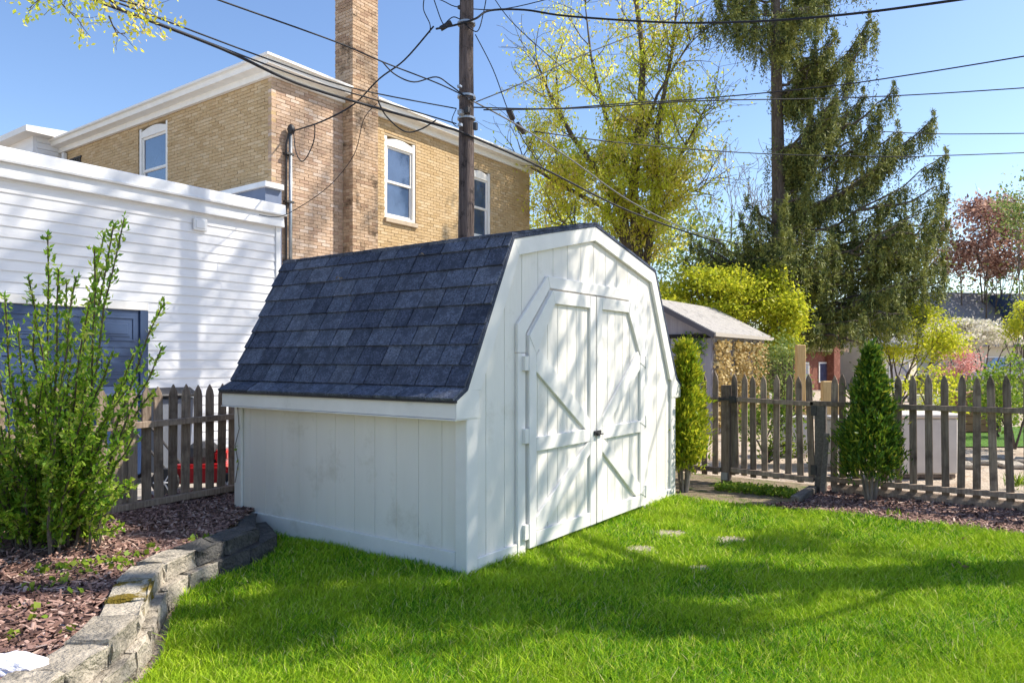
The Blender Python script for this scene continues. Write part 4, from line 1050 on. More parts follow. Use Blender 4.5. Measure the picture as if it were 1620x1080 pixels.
P = tp[idx] + rg.normal(size=(nl, 3)) * .09; P[:, 2] -= .04; kq = rg.random(nl) < np.clip(1.0 - (P[:, 2] - 4) / 13, .42, .9); dd_ = (P[:, 0] - CAM[0]) * RU[1] + (P[:, 1] - CAM[1]) * RV[1]; qx = 810 + F_PX * ((P[:, 0] - CAM[0]) * RU[0] + (P[:, 1] - CAM[1]) * RV[0]) / dd_; qy = CY - F_PX * (P[:, 2] - EYE) / dd_; el_ = ((qx - 980) / 150) ** 2 + ((qy - 190) / 250) ** 2; kq &= rg.random(nl) < np.clip(1.5 - el_, .06, 1); P = P[kq]; nl = len(P)
s_ = .092 * (.5 + .9 * rg.random(nl)); v, q = leaves(P, rg.normal(size=(nl, 3)) * .7 + np.array([0, 0, -.9]), s_, s_ * .5, rg)
link('crown', bigmesh('crown', v, q, MAPLE), root)

# ---- Norway spruce
rg = np.random.default_rng(77); SD = 19.5
SB = D(1236, 640, SD); SB[2] = 0
spr = thing('spruce_tree', 'large drooping spruce with bare left trunk and long upswept branches on the right', 'tree', tuple(map(float, SB)))
mb = MB(); mb.tube([D(1240, 660, SD) * np.array([1, 1, 0]), D(1236, 500, SD), D(1232, 300, SD), D(1228, 100, SD), D(1226, -60, SD), D(1226, -260, SD)], [.30, .27, .18, .14, .11, .04], 9)
mb.obj('trunk', BARK, spr, smooth=True)
TP, TL = [], []
bmb = MB()
def tassels(q, n_, ln):
    for _ in range(n_): TP.append(q + rg.normal(size=3) * .035); TL.append(ln * (.55 + .8 * rg.random()))
fork_list = []
def sbranch(y0, tip, dd, sag=.5, dens=9, x0=1234, fill=1.0, fork=True, ab=None):
    a, b = (D(x0, y0, SD), D(tip[0], tip[1], SD + dd)) if ab is None else ab; Lb = np.linalg.norm(b - a); n_ = 9; pts = []
    for i in range(n_):
        t = i / (n_ - 1); q = a * (1 - t) + b * t; q[2] -= sag * .14 * Lb * math.sin(math.pi * t ** .8); q = q + rg.normal(size=3) * .055 * (1 if 0 < i < n_ - 1 else 0); pts.append(q)
    bmb.tube(pts, [max(.010, .048 * (1 - .85 * i / n_)) for i in range(n_)], 5, cap=False)
    gaps = rg.random(3) * .8 + .1
    if fork and Lb > 1.6:
        for _ in range(2):
            tf = rg.uniform(.35, .7); kf = int(tf * (n_ - 1)); A_ = pts[kf]; B_ = A_ + (b - a) * rg.uniform(.25, .45) + right(rg.normal() * .25, rg.uniform(-.5, .15), rg.normal() * .6); fork_list.append((A_, B_))
    pp = np.array(pts); m_ = int(dens * Lb * 1.6)
    for k in range(m_):
        t = .10 + .9 * (k + rg.random()) / m_
        if (np.abs(t - gaps) < .045).any(): continue
        i = min(int(t * (n_ - 1)), n_ - 2); f = t * (n_ - 1) - i; q = pp[i] * (1 - f) + pp[i+1] * f
        ax = unit(pp[i+1] - pp[i]); sd_ = unit(np.cross(ax, [0, 0, 1.])) * (1 if rg.random() < .5 else -1)
        ln = (.12 + 1.0 * rg.random() ** 1.6) * min(1, (1.12 - t) * 2.2)
        e = q + sd_ * ln + ax * ln * .55 + np.array([0, 0, .02 - .12 * ln])
        if ln > .25: bmb.tube([q, (q + e) / 2 + np.array([0, 0, .03]), e], [.009, .006, .004], 4, cap=False)
        for j in range(4): tassels(q + (e - q) * (j + rg.random()) / 4, 1, .60)
        tassels(q, 2, .5)
    # upturned tip
    tassels(pp[-1], 3, .12)
    for j in range(4): TP.append(pp[-1] + rg.normal(size=3) * .03); TL.append(-.16 - .1 * rg.random())
RB = [(185, (1376, 32), 0), (135, (1318, 55), -.6), (300, (1365, 150), .3), (310, (1392, 196), -.8), (345, (1478, 186), .2), (375, (1496, 246), -.5), (400, (1498, 305), .6), (455, (1500, 360), -.3), (495, (1492, 410), .4),
      (245, (1322, 160), -1.0), (520, (1450, 460), -.6), (260, (1345, 110), .9), (420, (1470, 330), -1.4), (440, (1440, 380), 1.2), (500, (1420, 450), -1.6), (350, (1420, 230), 1.0), (470, (1460, 440), -1.0)]
for y0, tip, dd in RB: sbranch(y0, tip, dd, .55, 8)
LB = [(352, (1182, 322), -.4), (385, (1172, 352), .5), (440, (1095, 384), -.3), (455, (1085, 418), .4), (500, (1150, 450), -.8), (540, (1165, 500), .5), (430, (1130, 378), 1.1), (480, (1120, 430), -1.0), (410, (1185, 370), -1.2)]
for y0, tip, dd in LB: sbranch(y0, tip, dd, .2, 5)
TBR = [(30, (1136, 4), 0), (10, (1150, -30), .6), (40, (1165, 45), -.6), (60, (1290, 60), -.5), (30, (1310, 20), .3), (-10, (1380, -40), 0), (-30, (1330, -60), .9), (70, (1205, 75), .9), (90, (1285, 92), .7), (20, (1250, 20), -1.6), (60, (1248, 70), -1.2), (50, (1230, 30), 1.4), (-60, (1120, -60), 0), (-90, (1340, -130), 0), (-120, (1150, -140), .3), (-160, (1300, -200), -.4)]
for y0, tip, dd in TBR: sbranch(y0, tip, dd, .3, 11)
for k in range(16):
    y0 = rg.uniform(310, 545); w_ = (y0 - 230) * .55
    sbranch(y0, (1240 + rg.uniform(-.1, 1.05) * w_, y0 + rg.uniform(-110, 10)), rg.choice([-1, 1]) * rg.uniform(.6, 2.4), .5, 7)
for k in range(12):
    y0 = rg.uniform(130, 300); sbranch(y0, (1244 + rg.uniform(8, 60), y0 - rg.uniform(0, 70)), rg.uniform(-1.0, 1.0), .5, 8)
for A_, B_ in list(fork_list): sbranch(0, None, 0, .5, 7, fork=False, ab=(A_, B_))
bmb.obj('branches', BARK, spr)
TP = np.array(TP); TL = np.array(TL); kp = TP[:, 2] - TL > 1.45 + .25 * rg.random(len(TP)); TP = TP[kp]; TL = TL[kp]; V, Q = [], []; off = 0
nT = len(TP); NN = 20
for j in range(NN):
    f = (j + rg.random(nT)) / NN
    sway = rg.normal(size=(nT, 3)) * .012
    P0 = TP + np.array([0, 0, -1.]) * (TL * f)[:, None] + sway * f[:, None]
    sg = np.sign(TL)[:, None]
    d = rg.normal(size=(nT, 3)) * .62 + np.array([0, 0, -.75]) * sg; s_ = (.085 + .045 * rg.random(nT)) * (1.15 - .45 * f)
    v, q = leaves(P0 + rg.normal(size=(nT, 3)) * .014, d, s_, .027, rg, .1); V.append(v); Q.append(q + off); off += len(v)
link('needles', bigmesh('needles', np.concatenate(V), np.concatenate(Q), SPRUCE), spr)

# ---- other trees and bushes of the background
def bush(name, label, px, py, dep, rx, ry, n_, size, mat, seed, bark=BARK, stems=7, flat=1.0, shell=.55, group=None, cat='shrub', trunk_px=None, ratio=.55, lumps=14, base_z=0, sig=.30):
    """leafy mass: centre at pixel (px,py), radii rx, ry in metres; lumps of leaves round branch ends"""
    r = np.random.default_rng(seed); c = D(px, py, dep); b = c.copy(); b[2] = base_z
    if trunk_px is not None: b = D(trunk_px, py, dep); b[2] = base_z
    root = thing(name, label, cat, tuple(map(float, b)), group); mbx = MB(); ends = []
    for k in range(lumps):
        a = r.random() * 2 * math.pi; e = r.uniform(-.75, 1); q = math.sqrt(max(0, 1 - e * e)) * (shell + (1 - shell) * r.random())
        ends.append(c + right(math.cos(a) * rx * q, e * ry * .92, math.sin(a) * rx * q * flat))
    for e in ends[:max(stems, 3)]:
        m_ = b * .5 + e * .5 + right(r.normal() * .12 * rx, r.normal() * .1, 0) + np.array([0, 0, .1 * ry]); rr_ = .02 * rx + .012
        mbx.tube([b + right(r.normal() * .05 * rx, 0, 0), b * .72 + m_ * .28, m_, e], [rr_, rr_ * .8, rr_ * .55, .006], 5, cap=False)
        for _ in range(3):
            t = r.random(); mbx.tube([m_ * (1 - t) + e * t, e + r.normal(size=3) * .3 * rx], [.008 + .006 * rx, .004], 4, cap=False)
    mbx.obj('trunk', bark, root)
    ends = np.array(ends); i = r.integers(0, len(ends), n_); sg = np.array([sig * rx, sig * rx * flat, sig * .75 * ry])
    g_ = r.normal(size=(n_, 3)); off_ = np.stack([g_[:, 0] * sg[0] * RU[0] + g_[:, 1] * sg[1] * RU[1], g_[:, 0] * sg[0] * RV[0] + g_[:, 1] * sg[1] * RV[1], g_[:, 2] * sg[2]], 1)
    P = ends[i] + off_; P = P[P[:, 2] > base_z + .05]; m2 = len(P); s_ = size * (.6 + .8 * r.random(m2))
    v, q = leaves(P, r.normal(size=(m2, 3)) + np.array([0, 0, .25]), s_, s_ * ratio, r); link('crown', bigmesh('crown', v, q, mat), root)
    return root
bush('lime_shrub', 'broad bright yellow green bush rising behind the grey shed roof', 1120, 474, 17.8, 1.35, .75, 17000, .085, LIME, 1, lumps=40, sig=.17)
bush('lime_shrub', 'round yellow green bush spilling past the grey shed eave', 1235, 502, 17.2, .62, 1.05, 11000, .08, LIME, 2, lumps=34, sig=.2)
bush('fresh_green_tree', 'young light green tree with thin leaning stems beyond the fence', 1452, 530, 19, 1.0, .85, 6500, .08, LIME, 3, lumps=26, sig=.2, shell=.4, stems=11, trunk_px=1415, cat='tree')
bush('dogwood_tree', 'white blossoming dogwood in front of the slate roofed house', 1545, 532, 27, 1.6, .6, 5200, .12, DOGWOOD, 4, flat=.8, cat='tree', lumps=34, ratio=.7, sig=.15, shell=.3)
bush('pink_shrub', 'small pink flowering bush below the white dogwood', 1512, 578, 24, .65, .55, 2600, .08, PINK, 5)
bush('plum_tree', 'dark red leaved plum tree above the slate roof', 1555, 385, 42, 3.1, 2.5, 9500, .22, PLUM, 6, stems=9, cat='tree', lumps=44, trunk_px=1562, sig=.17, shell=.25)
bush('fresh_green_shrub', 'bright green shrub at the slate roofed house corner', 1622, 510, 25, .6, .6, 2500, .09, LIME, 7)
bush('fence_shrub', 'leafy shrub showing between pickets at the far fence end', 1606, 625, 11, .42, .55, 1500, .06, GREENL, 8, base_z=0)
bush('yard_shrub', 'low yellow green shrub seen through the gate pickets', 1215, 690, 9.6, .42, .42, 2000, .05, GREENL, 9)
bush('yard_shrub', 'loose light green shrub behind the pale storage box', 1475, 628, 12.2, .5, .5, 1500, .06, LIME, 31, lumps=20, sig=.22)
bush('yard_shrub', 'thin leafy bush beside the terracotta planter', 1575, 635, 12.8, .42, .55, 1300, .06, GREENL, 32, lumps=18, sig=.22)
bush('yard_shrub', 'dark green bush between grey shed and the new posts', 1238, 600, 14.2, .42, .75, 2600, .06, FARGREEN, 10)
bush('far_tree', 'pale green tree top peeking at the right of the red plum', 1618, 330, 36, 1.3, 1.8, 2200, .16, FARGREEN, 11, cat='tree', stems=8)
bush('far_tree', 'fresh green tree low behind the brick house corner', 862, 340, 24, 1.4, 1.4, 5200, .10, LIME, 12, cat='tree')
for i, (px, py, dp, rx, ry, s_) in enumerate([(1090, 430, 34, 2.4, 2.4, 13), (1330, 470, 38, 3, 3.0, 14), (1440, 470, 46, 3.2, 3.4, 15), (1180, 470, 40, 2.8, 2.6, 16), (1700, 500, 40, 3.5, 4, 17), (960, 430, 36, 3, 2.6, 18)]):
    bush('far_tree', ['hazy green tree behind the yellow maple trunk', 'grey green tree behind the spruce skirt', 'distant green tree between spruce and plum tree', 'hazy green tree behind the lime bush', 'distant green tree past the slate roofed house', 'distant green tree behind the shed ridge'][i], px, py, dp, rx, ry, 3200, .2, FARGREEN, s_, cat='tree', lumps=18)
# bare trees
for i, (px, dp, h) in enumerate([(1150, 40, 10), (1205, 44, 11.5), (1120, 47, 10)]):
    rg = np.random.default_rng(200 + i); b = D(px, 600, dp); b[2] = 0
    build_tree('bare_tree', ['leafless grey tree left of the spruce trunk', 'taller leafless tree half hidden by spruce', 'faint leafless tree beside the yellow maple'][i], 'tree', b, [(b, (0, 0, 1), h, .12)], None, PALEBARK, 0, .1, rg, mx=3, kids=5, spread=.6, up=.12, shrink=.5, minr=.014)
# overhanging branch, top left (its trunk stands out of the picture to the left)
rg = np.random.default_rng(300)
tb = np.array([-5.2, 4.6, 0]); root = thing('street_tree', 'tree reaching a yellow green leafy branch over the garage from the left', 'tree', tuple(tb))
tubes, tips = [], []
e1 = D(60, -60, 6.6); 
tubes.append(([tb, tb + np.array([.1, 0, 2.5]), tb + np.array([.3, -.1, 4.5]), tb + np.array([.6, 0, 7])], [.2, .17, .14, .05]))
limb = [tb + np.array([.3, -.1, 4.4]), D(-120, -130, 6.8), D(0, -85, 6.7), D(85, -45, 6.6), D(150, -18, 6.5), D(200, 22, 6.5)]
tubes.append((limb, [.08, .06, .045, .025, .012, .004]))
for q0, cnt in ((limb[2], 5), (limb[3], 9), (limb[4], 7), (limb[5], 2)):
    for k in range(cnt):
        a = rg.random() * 6.28; grow(tubes, tips, q0 + rg.normal(size=3) * .12, right(math.cos(a) * .8, -.35 + .3 * rg.normal(), math.sin(a)), .42, .008, 1, 2, rg, 4, .7, -.02, .2, .6, 4, .2, .002)
mb = MB()
for pts, rad in tubes: mb.tube(pts, rad, 6, cap=False)
mb.obj('trunk', BARK, root, smooth=True)
tp = np.array([t[0] for t in tips]); nl = 1500; idx = rg.integers(0, len(tp), nl); P = tp[idx] + rg.normal(size=(nl, 3)) * .035; s_ = .05 * (.6 + .8 * rg.random(nl))
v, q = leaves(P, rg.normal(size=(nl, 3)) * .7 + np.array([0, 0, -.7]), s_, s_ * .5, rg); link('crown', bigmesh('crown', v, q, MAPLE), root)

# ---- yard trees standing out of the picture on the right (they shade lawn and shed)
def at(lat, dep): return np.array([CAM[0] + lat * RU[0] + dep * RU[1], CAM[1] + lat * RV[0] + dep * RV[1], 0.])
def shade_tree(name_label, base, trunk_h, r0, targets, mat, seed, lean=(0, 0), streaks=0):
    '''tall yard tree: trunk, limbs and leaf clumps; targets = (point the clump shades, clump radius, leaves)'''
    r = np.random.default_rng(seed); sv = np.array(sdir); root = thing('yard_tree', name_label, 'tree', tuple(map(float, base)))
    mbx = MB(); tr = []
    for i in range(12):
        t = i / 11; tr.append(base + np.array([lean[0] * t + r.normal() * .03, lean[1] * t + r.normal() * .03, trunk_h * t]))
    mbx.tube(tr, [r0 * (1 - .6 * i / 11) for i in range(12)], 10)
    V, Q, off = [], [], 0
    for S, rad, nl_ in targets:
        S = np.array(S, float); dh = base[:2] - S[:2]; dist = dh @ np.array(SUN_AZ)[:2] + r.uniform(-.7, .7); C = S + sv * dist / math.cos(SUN_EL)
        for _ in range(30):      # keep the crown clear of the view towards the yard
            d_ = depth(C); la = (C[:2] - CAM[:2]) @ np.array([RU[0], RV[0]])
            if la > .84 * d_ + .3 or (C[2] - EYE) > .58 * d_ + .5: break
            dist += .3; C = S + sv * dist / math.cos(SUN_EL)
        k = min(max(C[2] - r.uniform(.8, 2.0), 2.6), trunk_h * .97) / trunk_h * 11; i = min(int(k), 10); q0 = tr[i] * (1 - k + i) + tr[i+1] * (k - i)
        m_ = q0 * .5 + C * .5 + r.normal(size=3) * .15 + np.array([0, 0, -.1]); Lm = np.linalg.norm(C - q0)
        mbx.tube([q0, q0 * .6 + m_ * .4, m_, m_ * .4 + C * .6, C], [.02 + .014 * Lm, .018 + .011 * Lm, .02 + .006 * Lm, .018, .008], 6, cap=False)
        for _ in range(9):
            e = C + r.normal(size=3) * rad * .8; f = r.uniform(.55, 1); g0 = m_ * (1 - f) + C * f; mbx.tube([g0, (g0 + e) / 2 + r.normal(size=3) * .05, e], [.010, .007, .004], 4, cap=False)
        for _ in range(streaks):
            e = C + unit(r.normal(size=3) * .35 + np.array([.25, .3, 1.0])) * r.uniform(.5, 1.3) * r.choice([-1, 1]); mbx.tube([C + r.normal(size=3) * .2, e], [.028, .010], 4, cap=False)
        g_ = r.normal(size=(nl_, 3)); g_ = g_ / np.maximum(1, np.linalg.norm(g_, axis=1, keepdims=True) / 1.6)
        P = C + g_ * rad * .62; z_ = .10 * (.6 + .8 * r.random(nl_)); v, q = leaves(P, r.normal(size=(nl_, 3)) + np.array([0, 0, -.4]), z_, z_ * .6, r); V.append(v); Q.append(q + off); off += len(v)
    mbx.obj('trunk', BARK, root, smooth=True)
    link('crown', bigmesh('crown', np.concatenate(V), np.concatenate(Q), mat), root)
T1 = at(5.4, 4.85)
tg = [(G(x, y), .25, 300) for x, y in ((600, 955), (520, 952), (680, 976), (840, 978), (1000, 988), (1080, 988), (860, 922), (1020, 917), (1100, 922), (1180, 916), (1215, 868), (470, 962), (420, 1008), (240, 880), (330, 850), (150, 850))]
tg += [((x, 0, z), .34, n_) for x, z, n_ in ((.22, .35, 260), (.30, .8, 260), (.42, 1.2, 260), (.25, 1.45, 200), (.55, 1.65, 240), (.75, 2.0, 240), (.95, 2.25, 200), (.60, .55, 120), (1.05, 1.45, 22), (1.25, .95, 20), (1.75, 1.75, 22), (2.2, 1.3, 40), (2.35, .8, 22), (2.75, 1.5, 26), (1.25, 2.3, 70), (2.0, 2.15, 24))]
tg += [(G(x, y), .2, n_) for x, y, n_ in ((330, 1012, 45), (480, 1022, 30), (640, 1030, 25), (1330, 885, 30), (1290, 850, 30), (1180, 1015, 15))]
tg += [((-1.9, 2.0, 1.0), .4, 160), ((-1.3, 2.2, .8), .4, 140), ((-2.2, 1.5, .3), .4, 120)]
shade_tree('large spring tree standing on the lawn right of the long picket fence', T1, 9.5, .27, tg, YARDL, 400, streaks=1)
T2 = np.array([9.9, -4.1, 0])
tg = [((x, 7.0, z), .42, n_) for x, z, n_ in ((.2, 3.3, 130), (.6, 2.6, 140), (.9, 3.2, 130), (1.7, 2.9, 110), (2.2, 2.5, 110), (2.5, 3.3, 120), (2.9, 1.9, 90), (3.3, 2.6, 110), (2.7, 1.2, 90), (-.6, 2.8, 120), (3.5, 3.3, 110), (1.3, 2.4, 90), (2.1, 1.6, 70))]
tg += [((x, 8.5, z), .4, 100) for x, z in ((5.6, 5.8), (6.0, 4.6), (5.4, 3.6), (6.9, 7.4), (6.85, 6.2), (7.0, 4.2))]
shade_tree('very tall thinly leaved tree in the gravel yard right of the spruce', T2, 19, .24, tg, YARDL, 401, streaks=4)

# ================================================================== GREY GARDEN SHED WITH DRY VINES
SX0, SY0, SX1, EAV = 9.21, 1.73, 12.87, 1.86
gs = thing('grey_shed', 'small grey board shed with pale roof behind the picket fence', 'shed', (11, 3, 0))
SW = 2.6
MB().prism([(SY0 + .12, 0), (SY0 + .12, EAV), (SY0 + SW/2, EAV + .62), (SY0 + SW - .12, EAV), (SY0 + SW - .12, 0)], SX0 + .20, SX1 - .2, 'x').obj('wall', GREYPAINT, gs)
for k in range(9):
    y0 = SY0 + .13 + k * .265
    box('wall_board', GREYPAINT, (SX0 + .175, y0, .0), (SX0 + .199, y0 + .25, EAV - .03), gs, .004)
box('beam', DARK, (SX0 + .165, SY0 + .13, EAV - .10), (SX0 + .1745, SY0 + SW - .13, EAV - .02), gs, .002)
for s_ in (0, 1):
    yy = (lambda t: SY0 + t) if s_ == 0 else (lambda t: SY0 + SW - t)
    MB().prism([(yy(-.0), EAV), (yy(SW/2), EAV + .70), (yy(SW/2), EAV + .64), (yy(.0), EAV - .07)], SX0, SX1, 'x').obj('roof', GREYROOF, gs)
    MB().prism([(yy(-.003), EAV - .075), (yy(-.003), EAV - .005), (yy(-.03), EAV - .005), (yy(-.03), EAV - .075)], SX0 - .01, SX1 + .01, 'x').obj('eave_board', M('eave_%d' % s_, (.42, .38, .33), rough=.7), gs)
MB().prism([(SY0 + .01, EAV - .11), (SY0 + .01, EAV - .012), (SY0 + SW/2, EAV + .685), (SY0 + SW/2, EAV + .58)], SX0 - .03, SX0 - .002, 'x').obj('bargeboard', M('dark_barge', (.10, .095, .11), rough=.7), gs)
vine = thing('dry_vine', 'mat of dry tan vine leaves covering the grey shed side', 'vine', (11, SY0 + .05, 0))
n_ = 5200; P = np.stack([SX0 + .25 + rng.random(n_) * (SX1 - SX0 - .5), SY0 + .10 - np.abs(rng.normal(size=n_)) * .06, .1 + rng.random(n_) ** .85 * 1.62], 1)
kx = np.sin(P[:, 0] * 5.3) + .6 * np.sin(P[:, 0] * 11 + P[:, 2] * 3); P = P[kx > -.75]
v, q = leaves(P, rng.normal(size=P.shape) + np.array([0, -.4, -.6]), .075, .06, rng); link('leaf_mat', bigmesh('leaf_mat', v, q, DRYVINE), vine)
mb = MB()
for k in range(16):
    x0 = SX0 + .3 + k * .2; mb.tube([(x0, SY0 + .09, 0), (x0 + random.uniform(-.1, .1), SY0 + .07, .6), (x0 + random.uniform(-.15, .15), SY0 + .08, 1.2), (x0 + random.uniform(-.2, .2), SY0 + .09, 1.75)], .012, 4)
mb.obj('stem', PALEBARK, vine)
n_ = 260; P = np.stack([SX0 + .12 + rng.random(n_) * .06, SY0 + .2 + rng.random(n_) * .5, 1.45 + rng.random(n_) * .4], 1)
v, q = leaves(P, rng.normal(size=P.shape) + np.array([0, 0, -.5]), .06, .045, rng); link('leaf_mat', bigmesh('leaf_mat', v, q, SHRUBL), vine)

# ================================================================== THINGS BEYOND THE RIGHT FENCE
def gbase(px, dep):
    p_ = D(px, CY, dep); return np.array([p_[0], p_[1], 0])
def ubox(name, mat, px0, px1, dep, z0, z1, thick, parent=None, bevel=.01):
    """box facing the camera roughly, turned with the yard grid"""
    a = gbase(px0, dep); b = gbase(px1, dep); c = (a + b) / 2; w_ = np.linalg.norm(b - a)
    key = None
    m = Matrix.Translation((c[0], c[1], (z0 + z1) / 2)) @ Matrix.Rotation(-math.radians(54.53), 4, 'Z')
    me = MB().box((-w_/2, -thick/2, -(z1 - z0)/2), (w_/2, thick/2, (z1 - z0)/2)).mesh(name, mat, bevel)
    return link(name, me, parent, mtx=m)
c = gbase(1452, 8.6); sb = thing('storage_box', 'tall pale plastic storage box behind the long picket fence', 'box', tuple(c))
ubox('body', PALEBIN, 1409, 1496, 8.6, .03, .68, .5, sb, .02); ubox('lid', PALEBIN, 1405, 1500, 8.59, .682, .735, .54, sb, .015); ubox('base', OLDWOOD, 1412, 1494, 8.6, -.02, .028, .46, sb)
c = gbase(1330, 9.2); sb = thing('plastic_bin', 'pale grey bin standing behind the gate post and evergreen', 'bin', tuple(c))
ubox('body', PALEBIN, 1312, 1345, 9.2, .0, .60, .4, sb, .03); ubox('lid', PALEBIN, 1310, 1348, 9.19, .602, .64, .44, sb, .01)
c = gbase(1262, 10.5); sb = thing('plastic_bin', 'white bin standing behind the gate near yellow posts', 'bin', tuple(c))
ubox('body', PALEBIN, 1228, 1275, 10.4, .0, .52, .4, sb, .03); ubox('lid', PALEBIN, 1226, 1277, 10.39, .522, .56, .44, sb, .01)
for i, (x0, x1, dp, z1) in enumerate([(1259, 1273, 12.5, 1.62), (1300, 1316, 10.5, 1.05), (1320, 1326, 10.8, 1.0), (1276, 1282, 11.2, 1.02)]):
    o = ubox('wooden_post', NEWWOOD, x0, x1, dp, -.02, z1, .10); setp(o, ['tallest new yellow wooden post beyond the gate', 'wide new yellow wooden post right behind the gate post', 'thin yellow stake beside the wide new post', 'slim yellow stake between the two new posts'][i], 'post')
o = MB().lathe([(.006, 0), (.12, .05), (.15, .16), (.12, .28), (.02, .32)], tuple(gbase(1303, 13.5) + np.array([0, 0, 1.28])), 10).obj('lantern_globe', PALEBIN); 
bpy.data.objects.remove(o)
# raised planter
pb = thing('raised_planter', 'terracotta brown plank raised planter beyond the long fence', 'planter', tuple(gbase(1530, 14)))
for k in range(5): ubox('plank', M('planter_plank_%d' % k, (.36, .19, .12), (.28, .14, .09), 6, .8), 1503, 1562, 14, .0 + k * .15, .0 + k * .15 + .142, .8, pb, .006)
# white bench-like boards and low olive fence
of = thing('garden_fence', 'low olive picket fence far beyond the yard', 'fence', tuple(gbase(1500, 19)))
FM = M('olive_paint', (.20, .20, .10), rough=.8)
for k in range(24): ubox('picket', FM, 1440 + k * 9, 1446 + k * 9, 19, .05, .95, .03, of, .004)
for z in (.25, .75): ubox('rail', FM, 1436, 1652, 18.96, z, z + .09, .03, of, .004)
o = thing('garden_bench', 'white plank bench out on the gravel yard', 'bench', tuple(gbase(1460, 12.5)))
ubox('seat', WHITE2, 1440, 1500, 12.5, .40, .45, .35, o); ubox('leg', WHITE2, 1443, 1449, 12.5, 0, .398, .3, o); ubox('leg', WHITE2, 1490, 1496, 12.5, 0, .398, .3, o); ubox('backrest', WHITE2, 1440, 1500, 12.7, .5, .75, .03, o)
# paving slabs in the gravel
for i in range(6):
    c = G(1520 + 26 * i, 735 - 6 * (i % 3)); m = Matrix.Translation((c[0], c[1], -.02)) @ Matrix.Rotation(random.uniform(-.3, .3), 4, 'Z')
    o = link('paving_slab', MB().box((-.2, -.14, 0), (.2, .14, .05)).mesh('paving_slab', STONE, .012), None, mtx=m); setp(o, 'loose grey paving slab lying on gravel behind the long fence', 'slab', 'paving slabs on the gravel')
# far houses
def simple_house(name, label, px0, px1, dep, eave, ridge, depth_, wallm, roofm, win=(), rot=-16):
    a = gbase(px0, dep); b = gbase(px1, dep); c = (a + b) / 2; w_ = np.linalg.norm(b - a) * 1.2; R_ = Matrix.Translation((c[0], c[1], 0)) @ Matrix.Rotation(math.radians(rot), 4, 'Z')
    root = thing(name, label, 'house', (float(c[0]), float(c[1]), 0))
    wl_ = link('wall', MB().box((-w_/2, 0, -.05), (w_/2, depth_, eave)).mesh('wall', wallm), root, mtx=R_)
    link('roof', MB().prism([(-.35, eave), (depth_/2, ridge), (depth_ + .35, eave), (depth_ + .35, eave + .14), (depth_/2, ridge + .16), (-.35, eave + .14)], -w_/2 - .3, w_/2 + .3, 'x').mesh('roof', roofm), root, mtx=R_)
    link('gable', MB().prism([(0, eave), (depth_/2, ridge - .02), (depth_, eave)], -w_/2, w_/2, 'x').mesh('gable', wallm), root, mtx=R_)
    for x0, x1, z0, z1 in win:
        o = link('window', MB().box((x0 - .07, -.05, z0 - .07), (x1 + .07, -.003, z1 + .07)).mesh('window', WHITE2, .01), root, mtx=R_)
        link('pane', MB().box((x0, -.058, z0), (x1, -.051, z1)).mesh('pane', GLASS), o, mtx=R_)
    return root, R_
h1, R1 = simple_house('cream_house', 'cream house with grey slate roof behind the dogwood', 1537, 1750, 40, 2.1, 5.2, 6, CREAM, FARROOF, [(-3.2, -2.2, .5, 1.5), (1.0, 2.2, .6, 1.6)], rot=-48)
link('dormer', MB().prism([(.7, 2.4), (.7, 4.6), (.4, 4.55), (1.6, 5.15), (3, 5.15), (3, 2.4)], -1.0, 1.4, 'x').mesh('dormer', M('dormer_blue', (.05, .08, .16), rough=.7)), h1, mtx=R1)
h2, R2 = simple_house('brick_cottage', 'red brown brick cottage glimpsed under the spruce', 1225, 1352, 33, 1.75, 2.5, 5, FARBRICK, M('brown_roof', (.30, .22, .16), (.2, .14, .1), 8, .9), [(-1.3, -.6, .4, 1.2), (.4, 1.0, .4, 1.2)])
link('chimney', MB().box((1.0, -.4, 0), (1.6, -.01, 3.3)).mesh('chimney', FARBRICK, .02), h2, mtx=R2)
h3, R3 = simple_house('cream_bungalow', 'low cream bungalow with white trim behind the light green tree', 1372, 1475, 36, 1.9, 2.9, 5, CREAM, FARROOF, [(-1.2, .9, .4, 1.3)])
# parked car, mostly hidden by leaves
car = thing('parked_car', 'pale silver car with dark glass parked behind shrubs by the cream house', 'car', tuple(gbase(1600, 27)))
cc = gbase(1612, 27); RC = Matrix.Translation((cc[0], cc[1], 0)) @ Matrix.Rotation(-math.radians(60), 4, 'Z')
CARP = M('silver_paint', (.5, .53, .56), rough=.3, spec=.6, coat=.5)
link('body', MB().prism([(-2.1, .35), (-2.15, .75), (-1.9, .92), (-1.0, .98), (-.45, 1.42), (.9, 1.45), (1.6, 1.0), (2.1, .92), (2.15, .4), (1.9, .3), (-1.9, .3)], -.85, .85, 'y').mesh('body', CARP, .05, seg=2), car, mtx=RC)
for s_ in (-.862, .862):
    link('side_window', MB().prism([(-.85, 1.0), (-.42, 1.36), (.85, 1.38), (1.35, 1.02)], s_ - .006, s_ + .006, 'y').mesh('side_window', GLASS), car, mtx=RC)
link('windscreen', MB().prism([(-1.0, .99), (-.45, 1.43), (-.47, 1.45), (-1.03, 1.0)], -.72, .72, 'y').mesh('windscreen', GLASS), car, mtx=RC)
for x0 in (-1.35, 1.3):
    for s_ in (-.80, .80):
        wh = link('wheel', MB().lathe([(.2, -.09), (.31, -.09), (.32, 0), (.31, .09), (.2, .09)], (x0, s_, .32), 16, 'y').mesh('wheel', BLACKP), car, mtx=RC)
        link('rim', MB().lathe([(.05, -.095), (.2, -.092), (.2, .092), (.05, .095)], (x0, s_, .32), 12, 'y').mesh('rim', STEEL), wh, mtx=RC)
for s_ in (-.6, .6): link('headlight', MB().box((-2.17, s_ - .14, .66), (-2.09, s_ + .14, .80)).mesh('headlight', GLASS, .02), car, mtx=RC)

